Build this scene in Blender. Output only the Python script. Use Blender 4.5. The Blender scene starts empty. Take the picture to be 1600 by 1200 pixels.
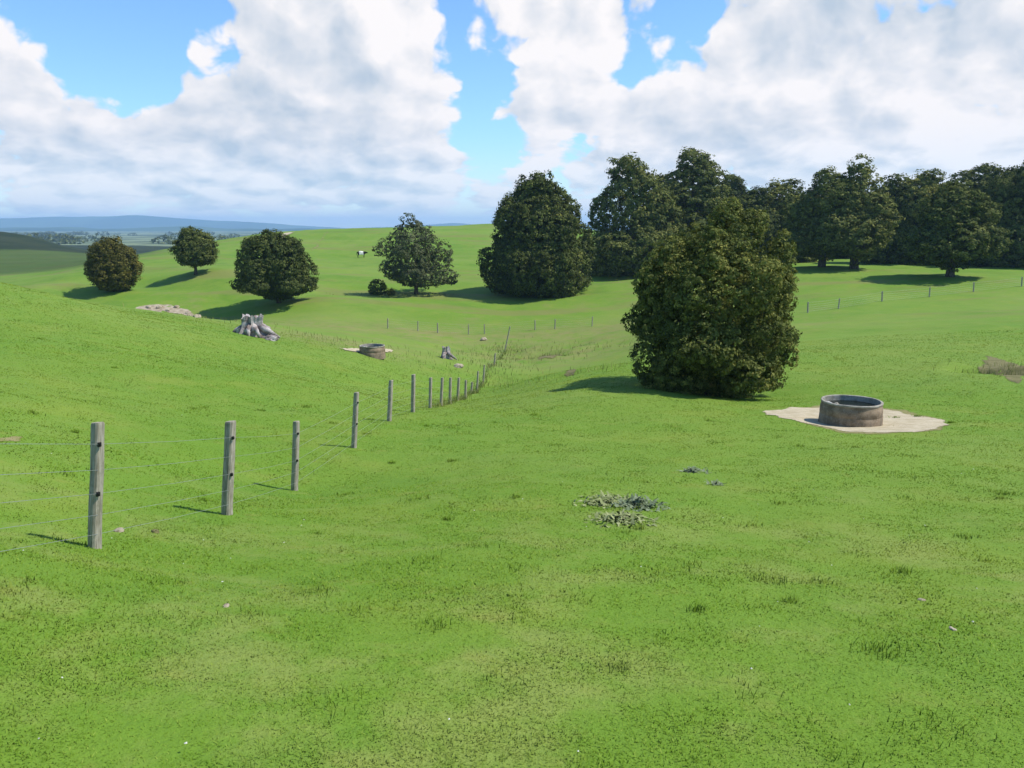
import bpy, bmesh, math, random
import numpy as np
from mathutils import Vector, Quaternion

rad = math.radians
scene = bpy.context.scene
COL = scene.collection

# ------------------------------------------------------------------ camera, sun, sky, exposure
FPX = 1244.0                      # focal length in photo pixels (1600 wide)
PITCH = rad(11.14)
EYE = 1.65
cam_d = bpy.data.cameras.new('camera'); cam = bpy.data.objects.new('camera', cam_d); COL.objects.link(cam)
cam.location = (0, 0, EYE); cam.rotation_euler = (rad(90) - PITCH, 0, 0)
cam_d.sensor_width = 36; cam_d.lens = 36 * FPX / 1600
cam_d.clip_start = 0.1; cam_d.clip_end = 40000
scene.camera = cam
scene.view_settings.view_transform = 'Standard'; scene.view_settings.look = 'None'
scene.view_settings.gamma = 1; scene.view_settings.exposure = 0.15

SUN_EL, SUN_AZ = rad(55), rad(92)           # azimuth clockwise from the view direction (+Y)
SUN_DIR = Vector((math.sin(SUN_AZ) * math.cos(SUN_EL), math.cos(SUN_AZ) * math.cos(SUN_EL), math.sin(SUN_EL)))
sl = bpy.data.lights.new('sun', 'SUN'); sun = bpy.data.objects.new('sun', sl); COL.objects.link(sun)
sl.energy = 5.0; sl.angle = rad(0.5); sl.color = (1.0, 0.95, 0.86)
sun.rotation_euler = SUN_DIR.to_track_quat('Z', 'Y').to_euler(); sun.location = (40, 0, 60)

def pix_dir(px, py):
    x = (px - 800) / FPX; u = (600 - py) / FPX
    return Vector((x, math.cos(PITCH) + u * math.sin(PITCH), u * math.cos(PITCH) - math.sin(PITCH)))
def pix_ae(px, py):
    d = pix_dir(px, py).normalized()
    return math.atan2(d.x, d.y), math.asin(d.z)

class NT:
    """small helper to wire math nodes"""
    def __init__(s, tree): s.t = tree; s.n = tree.nodes; s.l = tree.links
    def put(s, node, i, v):
        if v is None: return
        if isinstance(v, bpy.types.NodeSocket): s.l.new(v, node.inputs[i])
        else: node.inputs[i].default_value = v
    def m(s, op, a, b=None, c=None, clamp=False):
        n = s.n.new('ShaderNodeMath'); n.operation = op; n.use_clamp = clamp
        s.put(n, 0, a); s.put(n, 1, b); s.put(n, 2, c); return n.outputs[0]
    def v(s, op, a, b=None):
        n = s.n.new('ShaderNodeVectorMath'); n.operation = op; s.put(n, 0, a); s.put(n, 1, b); return n.outputs[0]
    def xyz(s, x=0.0, y=0.0, z=0.0):
        n = s.n.new('ShaderNodeCombineXYZ'); s.put(n, 0, x); s.put(n, 1, y); s.put(n, 2, z); return n.outputs[0]
    def noise(s, vec, scale, detail=4, rough=.5, dist=0.0, dims='3D'):
        n = s.n.new('ShaderNodeTexNoise'); n.noise_dimensions = dims
        s.put(n, 'Vector', vec); s.put(n, 'Scale', scale); s.put(n, 'Detail', detail); s.put(n, 'Roughness', rough); s.put(n, 'Distortion', dist)
        return n.outputs[0]
    def smooth(s, v, a, b, lo=0.0, hi=1.0):
        n = s.n.new('ShaderNodeMapRange'); n.interpolation_type = 'SMOOTHSTEP'
        s.put(n, 0, v); n.inputs[1].default_value = a; n.inputs[2].default_value = b; n.inputs[3].default_value = lo; n.inputs[4].default_value = hi
        return n.outputs[0]
    def mix(s, f, a, b, blend='MIX'):
        n = s.n.new('ShaderNodeMix'); n.data_type = 'RGBA'; n.blend_type = blend
        s.put(n, 0, f); s.put(n, 6, a); s.put(n, 7, b); return n.outputs[2]

def rgba(c): return (c[0], c[1], c[2], 1.0)

# --- clouds: (px, py, half width, half height, weight) in sky directions; + makes cloud, - opens blue
CLOUDS = [
 (450, 130, 300, 190, .55), (640, 150, 95, 120, .45), (560, 40, 200, 80, .35), (330, 20, 140, 60, .30),
 (20, 150, 130, 110, .50), (-60, 60, 60, 60, .2), (230, 215, 190, 75, .45), (60, 260, 200, 60, .40), (500, 265, 260, 60, .40),
 (870, 30, 160, 100, .55), (880, 160, 130, 60, .50), (1180, 170, 330, 130, .60), (1400, 60, 380, 130, .55), (1560, 190, 260, 130, .55),
 (890, 260, 110, 50, .40), (1150, 60, 90, 90, .40), (520, 90, 90, 80, .35), (500, 160, 90, 70, .35), (720, 240, 60, 40, .30), (1250, 250, 250, 60, .45), (480,320,420,28,.20),
 (145, 55, 120, 85, -.85), (20, 95, 60, 60, .35), (245, 20, 50, 50, -.55), (220, 100, 80, 40, -.60), (150, 130, 60, 50, -.40),
 (735, 100, 55, 80, -.95), (740, 185, 42, 60, -.80), (705, 20, 28, 50, -.80), (1070, 30, 62, 50, -.95), (1090, 80, 60, 40, -.6), (980, 112, 75, 28, -.95), (815, 218, 60, 26, -.60),
 (770, 250, 40, 40, -.40), (940, 228, 65, 18, -.75), (790, 70, 30, 60, -.3),
]
# darker undersides of the same clouds
CGREY = [(470, 200, 190, 75, .55), (420, 130, 120, 70, .30), (1420, 40, 220, 65, .80), (1060, 175, 150, 70, .38), (560, 285, 140, 45, .38),
         (40, 235, 110, 25, .40), (300, 210, 60, 40, .25), (920, 20, 130, 35, .15), (850, 175, 80, 22, .30), (1270, 200, 160, 50, .20), (1150,240,120,40,.25)]
CWHITE = [(650, 110, 75, 130, .5), (455, 200, 75, 35, .55), (235, 215, 40, 35, .4), (880, 90, 130, 60, .3), (1040, 130, 120, 40, .5), (1480, 190, 280, 90, .5),
          (1300, 120, 200, 40, .3), (860, 250, 80, 30, .4), (60, 110, 60, 50, .3), (880, 150, 80, 25, .3)]

world = bpy.data.worlds.new("World"); scene.world = world; world.use_nodes = True
wt = world.node_tree; wt.nodes.clear()
def blob_sum(w, A, E, blobs):
    tot = None
    for px, py, hw, hh, wt_ in blobs:
        a0, e0 = pix_ae(px, py)
        sx, sy = FPX / hw, FPX / hh
        dx = w.m('MULTIPLY', w.m('SUBTRACT', A, a0), sx); dy = w.m('MULTIPLY', w.m('SUBTRACT', E, e0), sy)
        r2 = w.m('ADD', w.m('MULTIPLY', dx, dx), w.m('MULTIPLY', dy, dy))
        g = w.m('POWER', 2.718, w.m('MULTIPLY', r2, -1.0))
        tot = w.m('MULTIPLY_ADD', g, wt_, tot if tot is not None else 0.0)
    return tot
w = NT(wt)
tc = w.n.new('ShaderNodeTexCoord'); sp = w.n.new('ShaderNodeSeparateXYZ'); w.l.new(tc.outputs['Generated'], sp.inputs[0])
A = w.m('ARCTAN2', sp.outputs[0], sp.outputs[1]); E = w.m('ARCSINE', sp.outputs[2])
# heights close to the horizon are seen edge on, so the pattern is squeezed there
Ew = w.m('LOGARITHM', w.m('ADD', w.m('MAXIMUM', E, 0.0), 0.07), math.e)
P = w.xyz(w.m('MULTIPLY', A, 3.9), w.m('MULTIPLY', Ew, 1.25), 0.0)
wn = w.n.new('ShaderNodeTexNoise'); wn.noise_dimensions = '2D'; w.put(wn, 'Vector', P); w.put(wn, 'Scale', 2.6); w.put(wn, 'Detail', 3)
off = w.v('SCALE', w.v('SUBTRACT', wn.outputs['Color'], (.5, .5, .5))); off.node.inputs['Scale'].default_value = .30
Pw = w.v('ADD', P, off)
def billow(vec, det):
    vo = w.n.new('ShaderNodeTexVoronoi'); vo.voronoi_dimensions = '2D'; vo.feature = 'F1'
    w.put(vo, 'Vector', vec); w.put(vo, 'Scale', 4.0); w.put(vo, 'Detail', det); w.put(vo, 'Roughness', .45); w.put(vo, 'Lacunarity', 2.2)
    return vo.outputs['Distance']
so = w.n.new('ShaderNodeSeparateXYZ'); w.l.new(off, so.inputs[0])
Ab = w.m('MULTIPLY_ADD', so.outputs[0], .26, A); Eb = w.m('MULTIPLY_ADD', so.outputs[1], .20, E)
bl = blob_sum(w, Ab, Eb, CLOUDS)
Pq = w.v('ADD', P, w.v('MULTIPLY', off, (.45, .45, 0)))
SH = (.07, .09, 0)
F0 = w.noise(Pq, 2.6, 8, .55, 0.0, '2D'); F2 = w.noise(Pq, 2.6, 3, .5, 0.0, '2D'); F1 = w.noise(w.v('ADD', Pq, SH), 2.6, 3, .5, 0.0, '2D')
B0 = billow(Pq, 3); B1 = billow(w.v('ADD', Pq, SH), 3)
D0 = w.m('ADD', w.m('MULTIPLY_ADD', w.m('SUBTRACT', F0, .5), 1.12, w.m('MULTIPLY', w.m('SUBTRACT', .45, B0), .62)), w.m('MULTIPLY_ADD', bl, .74, w.smooth(E, .03, .20, .06, .05)))
alpha = w.smooth(D0, -.01, .25)
low = w.smooth(E, .0, .12)                          # thin bands low down
alpha = w.m('MULTIPLY', alpha, w.m('MULTIPLY', w.smooth(E, .36, .75, 1.0, .25), w.smooth(w.m('ABSOLUTE', A), .75, 1.3, 1.0, .45)))   # thinner cloud overhead and round the sides
alpha = w.m('MULTIPLY', alpha, w.m('MULTIPLY_ADD', low, .25, .75))
lit = w.m('ADD', w.m('MULTIPLY', w.m('SUBTRACT', F2, F1), .90), w.m('MULTIPLY', w.m('SUBTRACT', B1, B0), .62))
grey = blob_sum(w, Ab, Eb, CGREY); white = blob_sum(w, Ab, Eb, CWHITE)
thick = w.smooth(D0, .25, 1.05)
sh = w.m('ADD', w.m('ADD', w.m('MULTIPLY_ADD', low, -.06, .88), w.m('MULTIPLY', lit, w.m('MULTIPLY_ADD', low, -.9, 1.9))), w.m('SUBTRACT', w.m('MULTIPLY', white, .5), w.m('ADD', w.m('MULTIPLY', thick, .25), w.m('MULTIPLY', grey, .62))), clamp=True)
ccol = w.mix(sh, rgba((.53, .62, .73)), rgba((1.04, .995, .985)))
sky = w.n.new('ShaderNodeTexSky'); sky.sky_type = 'NISHITA'; sky.sun_disc = False
sky.sun_elevation = SUN_EL; sky.sun_rotation = SUN_AZ; sky.air_density = 1.0; sky.dust_density = .1; sky.ozone_density = 1.5
bg1 = w.n.new('ShaderNodeBackground'); w.l.new(w.mix(1.0, sky.outputs[0], w.mix(low, rgba((.88, .96, 1.14)), rgba((.74, 1.0, 1.24))), 'MULTIPLY'), bg1.inputs[0]); bg1.inputs[1].default_value = .15
bg2 = w.n.new('ShaderNodeBackground'); w.l.new(ccol, bg2.inputs[0]); bg2.inputs[1].default_value = .91
mx = w.n.new('ShaderNodeMixShader'); w.l.new(alpha, mx.inputs[0]); w.l.new(bg1.outputs[0], mx.inputs[1]); w.l.new(bg2.outputs[0], mx.inputs[2])
wo = w.n.new('ShaderNodeOutputWorld'); w.l.new(mx.outputs[0], wo.inputs[0])
world.cycles.sampling_method = 'MANUAL'; world.cycles.sample_map_resolution = 512

# ------------------------------------------------------------------ helpers
rng = np.random.default_rng(7)
random.seed(7)

def np_mesh(name, verts, faces, mat=None, attrs=None, smooth=False):
    """faces: (M,k) array or list of such arrays"""
    if not isinstance(faces, list): faces = [faces]
    me = bpy.data.meshes.new(name)
    verts = np.asarray(verts, np.float32)
    me.vertices.add(len(verts)); me.vertices.foreach_set('co', verts.ravel())
    loops = np.concatenate([np.asarray(f, np.int32).ravel() for f in faces])
    tot = np.concatenate([np.full(len(f), f.shape[1], np.int32) for f in faces])
    st = np.concatenate([[0], np.cumsum(tot)[:-1]]).astype(np.int32)
    me.loops.add(len(loops)); me.loops.foreach_set('vertex_index', loops)
    me.polygons.add(len(tot)); me.polygons.foreach_set('loop_start', st)
    me.polygons.foreach_set('use_smooth', np.full(len(tot), smooth))
    me.update(calc_edges=True)
    for k, a in (attrs or {}).items():
        at = me.attributes.new(k, 'FLOAT', 'POINT'); at.data.foreach_set('value', np.asarray(a, np.float32))
    if mat: me.materials.append(mat)
    return me

def link(name, data, parent=None, loc=None):
    o = bpy.data.objects.new(name, data); COL.objects.link(o)
    if parent: o.parent = parent
    if loc is not None: o.location = loc
    return o
def tag(o, label=None, cat=None, group=None, kind=None):
    for k, v in (('label', label), ('category', cat), ('group', group), ('kind', kind)):
        if v: o[k] = v
    return o
def thing(name, label, cat, loc=(0, 0, 0), rz=0, group=None):
    o = link(name, None, None, loc); o.rotation_euler = (0, 0, rz); o.empty_display_size = .3
    return tag(o, label, cat, group)

def new_mat(name):
    m = bpy.data.materials.new(name); m.use_nodes = True; m.node_tree.nodes.clear()
    w = NT(m.node_tree); out = w.n.new('ShaderNodeOutputMaterial'); return m, w, out

def tube(path, radii, n=8, cap=True, jitter=0):
    V = []; F = []
    path = [Vector(p) for p in path]
    for i, p in enumerate(path):
        t = (path[min(i + 1, len(path) - 1)] - path[max(i - 1, 0)]).normalized()
        a = t.orthogonal().normalized() if abs(t.z) < .95 else Vector((1, 0, 0)) - t * t.x
        a.normalize(); b = t.cross(a)
        for k in range(n):
            th = 2 * math.pi * k / n; r = radii[i] * (1 + random.uniform(-jitter, jitter))
            V.append(p + (a * math.cos(th) + b * math.sin(th)) * r)
    for i in range(len(path) - 1):
        for k in range(n):
            F.append((i * n + k, i * n + (k + 1) % n, (i + 1) * n + (k + 1) % n, (i + 1) * n + k))
    if cap:
        V.append(path[0]); V.append(path[-1]); c0, c1 = len(V) - 2, len(V) - 1; L = (len(path) - 1) * n
        for k in range(n):
            F.append((c0, (k + 1) % n, k, k)); F.append((c1, L + k, L + (k + 1) % n, L + (k + 1) % n))
    return [tuple(v) for v in V], F
class MB:
    """collects shapes into one mesh"""
    def __init__(s): s.V = []; s.F = []
    def add(s, V, F):
        b = len(s.V); s.V += V; s.F += [tuple(dict.fromkeys(i + b for i in f)) for f in F]; return s
    def build(s, name, mat, parent=None, smooth=False, loc=None):
        me = bpy.data.meshes.new(name); me.from_pydata(s.V, [], s.F); me.update()
        if mat: me.materials.append(mat)
        if smooth: me.polygons.foreach_set('use_smooth', [True] * len(me.polygons))
        return link(name, me, parent, loc)

# value noise in numpy
def vnoise(x, y, seed=0):
    xi = np.floor(x).astype(np.int64); yi = np.floor(y).astype(np.int64); fx = x - xi; fy = y - yi
    fx = fx * fx * (3 - 2 * fx); fy = fy * fy * (3 - 2 * fy)
    def h(a, b):
        n = (a * 374761393 + b * 668265263 + seed * 974711) & 0x7fffffff
        n = ((n ^ (n >> 13)) * 1274126177) & 0x7fffffff
        return ((n ^ (n >> 16)) & 0xffff) / 65535.0
    return (h(xi, yi) * (1 - fx) + h(xi + 1, yi) * fx) * (1 - fy) + (h(xi, yi + 1) * (1 - fx) + h(xi + 1, yi + 1) * fx) * fy
def fbm(x, y, o=4, seed=0):
    t = 0; a = .5; 
    for i in range(o): t = t + a * (vnoise(x, y, seed + i) - .5); x = x * 2.03 + 5.1; y = y * 2.03 + 1.7; a *= .5
    return t

# ------------------------------------------------------------------ the lie of the land
# (photo column, photo row, metres ahead): what the ground does along each line of sight
CP = [
 # the fence line and the near slope
 (148, 862, 7.4), (355, 806, 10.1), (460, 766, 13.8), (554, 698, 17.8), (610, 659, 22.8), (645, 643, 26), (672, 640, 30), (704, 633, 35), (728, 625, 41), (746, 616, 48), (756, 597, 56),
 (793, 545, 84), (780, 572, 68),
 (0, 1200, 3.1), (800, 1200, 3.3), (1600, 1200, 3.3), (0, 1000, 4.3), (800, 1000, 4.9), (1600, 1000, 5.0), (400, 900, 6.8), (800, 860, 7.9), (1200, 860, 8.2), (1600, 870, 7.9),
 (800, 760, 12.5), (1100, 740, 14), (1600, 760, 13), (800, 690, 19), (1000, 680, 20), (1600, 700, 18.5),
 # left paddock and its shoulder
 (0, 860, 6.4), (0, 700, 11), (0, 600, 18), (0, 520, 29), (0, 440, 47), (-300, 500, 30), (-300, 420, 50), (150, 479, 52), (250, 494, 55), (350, 507, 58), (300, 560, 33), (300, 640, 21), (300, 700, 15.5), (450, 570, 40), (500, 600, 30), (600, 590, 44),
 (395, 527, 51), (580, 555, 54), (697, 560, 63),
 # knoll, trough, foot of the right slope
 (800, 640, 27), (880, 615, 31), (960, 603, 33), (1040, 608, 32), (1130, 624, 30.5), (940, 588, 37), (893, 584, 44), (820, 592, 48), (1140, 618, 33.5), (1240, 610, 34),
 (1328, 664, 23), (1200, 650, 24.5), (1480, 668, 22.5), (1600, 640, 26.5), (1600, 600, 33), (1450, 590, 36), (1350, 570, 42), (1600, 550, 45), (1600, 500, 66), (1600, 452, 97), (1450, 468, 92), (1310, 482, 88), (1240, 500, 82), (1240, 560, 45), (1300, 530, 60), (1450, 520, 60),
 (1100, 560, 52), (1000, 540, 70), (1060, 500, 88),
 # gully
 (850, 560, 76), (920, 555, 72), (760, 560, 74), (650, 535, 78), (560, 520, 80), (450, 506, 88), (850, 520, 90), (660, 515, 92), (920, 520, 88),
 (60, 475, 78), (200, 492, 88), (300, 500, 90),
 # hill on the far side
 (180, 453, 116), (118, 464, 114), (230, 452, 123), (305, 430, 125), (350, 424, 126), (436, 475, 105), (340, 498, 102), (260, 476, 108), (500, 466, 106), (648, 458, 118), (840, 460, 120), (960, 445, 122), (960, 500, 96), (520, 460, 118), (560, 403, 180), (650, 400, 178), (740, 400, 176), (300, 415, 155),
 (110, 441, 125), (55, 446, 118), (150, 422, 140), (225, 403, 170), (280, 390, 205), (340, 378, 225), (440, 362, 245), (500, 358, 250), (600, 357, 255), (700, 354, 255), (770, 350, 255), (860, 352, 255),
 (20, 452, 122), (70, 436, 155), (-20, 444, 150), (150, 414, 180), (205, 402, 215), 
 # right hill top under the wood
 (930, 425, 150), (1085, 428, 135), (1280, 418, 126), (1330, 420, 124), (1480, 434, 108), (1600, 420, 122), (1400, 417, 130), (1250, 408, 165), (1000, 405, 190), (1500, 402, 170), (1800, 410, 150), (1800, 600, 34), (1800, 480, 80), (1900, 760, 13), (1250, 390, 260), (1000, 370, 262), (1600, 385, 260), (1900, 390, 260),
 # valley and plain beyond
 (0, 432, 190), (80, 420, 230), (0, 410, 280), (120, 405, 300), (0, 396, 330), (60, 396, 330), (110, 398, 330), (0, 362, 430), (-100, 356, 430), (-300, 352, 430), (50, 369, 430), (85, 380, 430), (115, 391, 430), (0, 375, 380), (0, 368, 560), (-200, 362, 560), (50, 380, 560), (100, 392, 600), (-300, 420, 200), (-200, 400, 300), (160, 386, 700), (240, 386, 700),
 (200, 380, 1100), (100, 380, 1100), (0, 380, 1150), (300, 381, 1100), (500, 390, 800), (800, 395, 800), (1200, 400, 800), (1800, 400, 800), (200, 385, 900),
 (-300, 371, 2000), (100, 371, 2000), (500, 371, 2000), (1000, 371, 2000), (1800, 371, 2000),
 (-300, 363, 4000), (200, 363, 4000), (800, 363, 4000), (1800, 363, 4000), (200, 358.5, 9000), (-300, 358.5, 9000), (1000, 358.5, 9000), (1800, 358.5, 9000),
]
OFF = 12.0
def _warp(X, Y): return X / (Y + OFF), np.log(np.maximum(Y, -8) + OFF)
_pts = []
for px, py, Y in CP:
    d = pix_dir(px, py); k = Y / d.y; _pts.append((d.x * k, Y, EYE + d.z * k))
for X, Y, Z in [(0, 0, 0), (-6, 0, .2), (6, 0, .0), (0, -6, 1.3), (-12, -6, 1.2), (12, -6, 1.1), (14, 0, -.1), (-14, 0, 0.1), (-30, 0, .1), (30, 0, -.5), (-22, 10, -.9), (22, 10, -2.6), (-60, 25, -.3), (70, 25, -2.5), (-120, 60, 2.0), (120, 60, -1)]:
    _pts.append((X, Y, Z))
_pts = np.array(_pts); _U, _V = _warp(_pts[:, 0], _pts[:, 1]); _Z = _pts[:, 2] / (_pts[:, 1] + OFF)
def _phi(r2): return np.where(r2 > 1e-12, .5 * r2 * np.log(np.maximum(r2, 1e-12)), 0)
_n = len(_pts)
_K = _phi((_U[:, None] - _U) ** 2 + (_V[:, None] - _V) ** 2) + np.eye(_n) * 2e-4
_P = np.stack([np.ones(_n), _U, _V], 1)
_M = np.block([[_K, _P], [_P.T, np.zeros((3, 3))]])
_W = np.linalg.solve(_M, np.concatenate([_Z, np.zeros(3)]))
def height(X, Y, rough=True):
    X = np.asarray(X, float); Y = np.asarray(Y, float); sh = X.shape; X = X.ravel(); Y = Y.ravel()
    out = np.empty(len(X))
    for i in range(0, len(X), 20000):
        x, y = X[i:i + 20000], Y[i:i + 20000]
        u, v = _warp(x, y)
        k = _phi((u[:, None] - _U) ** 2 + (v[:, None] - _V) ** 2)
        out[i:i + 20000] = (k @ _W[:_n] + _W[_n] + _W[_n + 1] * u + _W[_n + 2] * v) * (np.maximum(y, -8) + OFF)
    if rough:
        R = np.hypot(X, Y)
        out += fbm(X / 1.1, Y / 1.1, 3, 3) * .10 * np.clip(R / 6, .3, 1.3)
        out += fbm(X / 7, Y / 7, 3, 11) * .30 * np.clip((R - 6) / 25, 0, 1.5)
        # little sheep-track terraces on the far hill
        f = np.clip((Y - 70) / 40, 0, 1) * np.clip((400 - Y) / 100, 0, 1)
        out += f * fbm(X / 16, Y / 5 + X / 30, 3, 21) * .95
        out += np.exp(-((Y - 77) / 9) ** 2 - ((X - 4) / 16) ** 2) * fbm(X / 3.2, Y / 2.6, 3, 61) * 1.5      # slumped gully banks
        for bx, by, br, bd in ((22.3, 38.0, .75, -.65), (23.4, 36.8, .8, -.45), (22.0, 39.4, 1.1, .30), (24.2, 37.6, 1.2, .28), (2.9, 44.2, .8, -.3)):
            out += bd * np.exp(-((X - bx) ** 2 + (Y - by) ** 2) / br ** 2)
    return out.reshape(sh)
def gz(x, y): return float(height(np.array([x]), np.array([y]))[0])
def at(px, Y):
    """ground point in photo column px, Y metres ahead"""
    k = (px - 800) / FPX
    d = None; z = 0
    for _ in range(12):
        # forward distance along the tilted axis
        depth = Y * math.cos(PITCH) - (z - EYE) * math.sin(PITCH) if d else Y
        d = 1; x = k * depth; z = gz(x, Y)
    return Vector((x, Y, z))

# ------------------------------------------------------------------ materials of the setting
def grass_colour(w, pos):
    """meadow colour by place: fresh, yellowish and bluish patches at several sizes"""
    n1 = w.noise(pos, .055, 3, .5); n2 = w.noise(pos, .33, 4, .6); n3 = w.noise(pos, 1.9, 5, .62); n4 = w.noise(pos, 11, 3, .6)
    c = w.mix(w.smooth(n1, .35, .68), rgba((.124, .222, .020)), rgba((.156, .238, .033)))
    c = w.mix(w.m('MULTIPLY', w.smooth(n2, .50, .72), .55), c, rgba((.190, .245, .034)))
    c = w.mix(w.m('MULTIPLY', w.smooth(n2, .48, .30), .30), c, rgba((.085, .192, .022)))
    sy = w.n.new('ShaderNodeSeparateXYZ'); w.l.new(pos, sy.inputs[0])
    n5 = w.noise(w.v('ADD', pos, (31, 7, 0)), .75, 5, .65)
    worn = w.m('MULTIPLY', w.smooth(sy.outputs[1], 16, 3, .15, .65), w.smooth(n5, .46, .68))   # trodden, yellower turf round the gateway where one stands
    c = w.mix(worn, c, rgba((.235, .265, .068)))
    c = w.mix(w.m('MULTIPLY', w.smooth(n3, .56, .76), .45), c, rgba((.225, .235, .050)))
    c = w.mix(w.m('MULTIPLY', w.smooth(n3, .46, .28), .16), c, rgba((.070, .160, .014)))
    c = w.mix(w.m('MULTIPLY', w.smooth(n4, .48, .30), .14), c, rgba((.062, .140, .012)))
    return c
m_ground, w, out = new_mat('pasture')
geo = w.n.new('ShaderNodeNewGeometry'); pos = geo.outputs['Position']
c = grass_colour(w, pos)
# far country: dark scrub on the hill, cloud shade painted into the side valley, patchwork on the plain
at_far = w.n.new('ShaderNodeAttribute'); at_far.attribute_name = 'bush_shade'
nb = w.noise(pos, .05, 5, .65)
bush_shade = w.mix(w.smooth(nb, .35, .65), rgba((.012, .024, .006)), rgba((.030, .040, .013)))
n6 = w.noise(w.v('MULTIPLY', pos, (.035, .16, .3)), 1.0, 6, .65); n7 = w.noise(w.v('ADD', pos, (9, 3, 1)), .10, 6, .7)
sy2 = w.n.new('ShaderNodeSeparateXYZ'); w.l.new(pos, sy2.inputs[0]); onhill = w.smooth(sy2.outputs[1], 45, 90)
c = w.mix(w.m('MULTIPLY', onhill, w.m('MULTIPLY', w.smooth(n6, .50, .64), .75)), c, rgba((.175, .185, .050)))
c = w.mix(w.m('MULTIPLY', onhill, w.m('MULTIPLY', w.smooth(n7, .50, .34), .45)), c, rgba((.080, .170, .016)))
c = w.mix(w.m('MULTIPLY', onhill, w.m('MULTIPLY', w.smooth(n7, .58, .70), .50)), c, rgba((.20, .195, .065)))
c = w.mix(at_far.outputs['Fac'], c, bush_shade)
at_dry = w.n.new('ShaderNodeAttribute'); at_dry.attribute_name = 'dry'
nd = w.noise(pos, .9, 5, .7)
c = w.mix(w.m('MULTIPLY', at_dry.outputs['Fac'], w.smooth(nd, .3, .62)), c, rgba((.24, .205, .085)))
at_pl = w.n.new('ShaderNodeAttribute'); at_pl.attribute_name = 'plain'
npl = w.noise(w.v('MULTIPLY', pos, (.004, .004, 0)), 1.0, 6, .7)
pl = w.mix(w.smooth(npl, .42, .58), rgba((.03, .05, .02)), rgba((.20, .24, .12)))
c = w.mix(at_pl.outputs['Fac'], c, pl)
bs = w.n.new('ShaderNodeBsdfPrincipled'); w.l.new(c, bs.inputs['Base Color']); bs.inputs['Roughness'].default_value = .9; bs.inputs['Specular IOR Level'].default_value = .15
bn = w.noise(pos, 6, 5, .7); bn2 = w.noise(pos, 38, 3, .7)
bp = w.n.new('ShaderNodeBump'); bp.inputs['Strength'].default_value = .5; bp.inputs['Distance'].default_value = .07
w.l.new(w.m('ADD', bn, w.m('MULTIPLY', bn2, .35)), bp.inputs['Height']); w.l.new(bp.outputs[0], bs.inputs['Normal'])
w.l.new(bs.outputs[0], out.inputs[0])

# ------------------------------------------------------------------ ground
ys = np.concatenate([np.linspace(-9, 2, 14)[:-1], np.exp(np.linspace(math.log(2 + OFF), math.log(420 + OFF), 420)) - OFF, np.exp(np.linspace(math.log(420 + OFF), math.log(14000), 90))[1:] - OFF])
ss = np.sign(np.linspace(-1, 1, 361)) * np.abs(np.linspace(-1, 1, 361)) ** 1.15 * 1.75
S, YY = np.meshgrid(ss, ys); XX = S * (YY + OFF)
ZZ = height(XX, YY)
nr, nc = XX.shape
idx = np.arange(nr * nc).reshape(nr, nc)
F = np.stack([idx[:-1, :-1].ravel(), idx[:-1, 1:].ravel(), idx[1:, 1:].ravel(), idx[1:, :-1].ravel()], 1)
PXC = 800 + FPX * XX / np.maximum(YY, 1)
def sstep(a, b, x): t = np.clip((x - a) / (b - a), 0, 1); return t * t * (3 - 2 * t)
bush_shade_m = sstep(335, 365, YY + fbm(XX / 40, YY / 40, 3, 5) * 60) * (1 - sstep(800, 900, YY)) 
bush_shade_m = np.maximum(bush_shade_m, .66 * sstep(165, 215, YY + fbm(XX / 30, YY / 30, 3, 8) * 50 - XX * 0) * (1 - sstep(-105, -75, XX + (YY - 200) * .42)))  # cloud shade over the left valley, painted into the grass colour
dry = np.exp(-((XX - 4) / 14) ** 2 - ((YY - 76) / 11) ** 2) * .6
dry = np.maximum(dry, .8 * np.exp(-((XX + 14) / 7) ** 2 - ((YY - 60) / 5) ** 2))
dry = np.maximum(dry, .55 * np.exp(-((YY - 88 - XX * .05) / 9) ** 2) * sstep(-60, -20, XX) * (1 - sstep(20, 40, XX)))
dry = np.maximum(dry, .55 * np.exp(-((XX + 58) / 14) ** 2 - ((YY - 92) / 9) ** 2))
plain = sstep(800, 950, YY)
gme = np_mesh('ground', np.stack([XX, YY, ZZ], -1).reshape(-1, 3), F, m_ground, dict(bush_shade=bush_shade_m.ravel(), dry=dry.ravel(), plain=plain.ravel()), True)
tag(link('ground', gme), 'rolling green pasture falling to a gully and rising to a ridge', 'ground', kind='structure')

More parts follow.
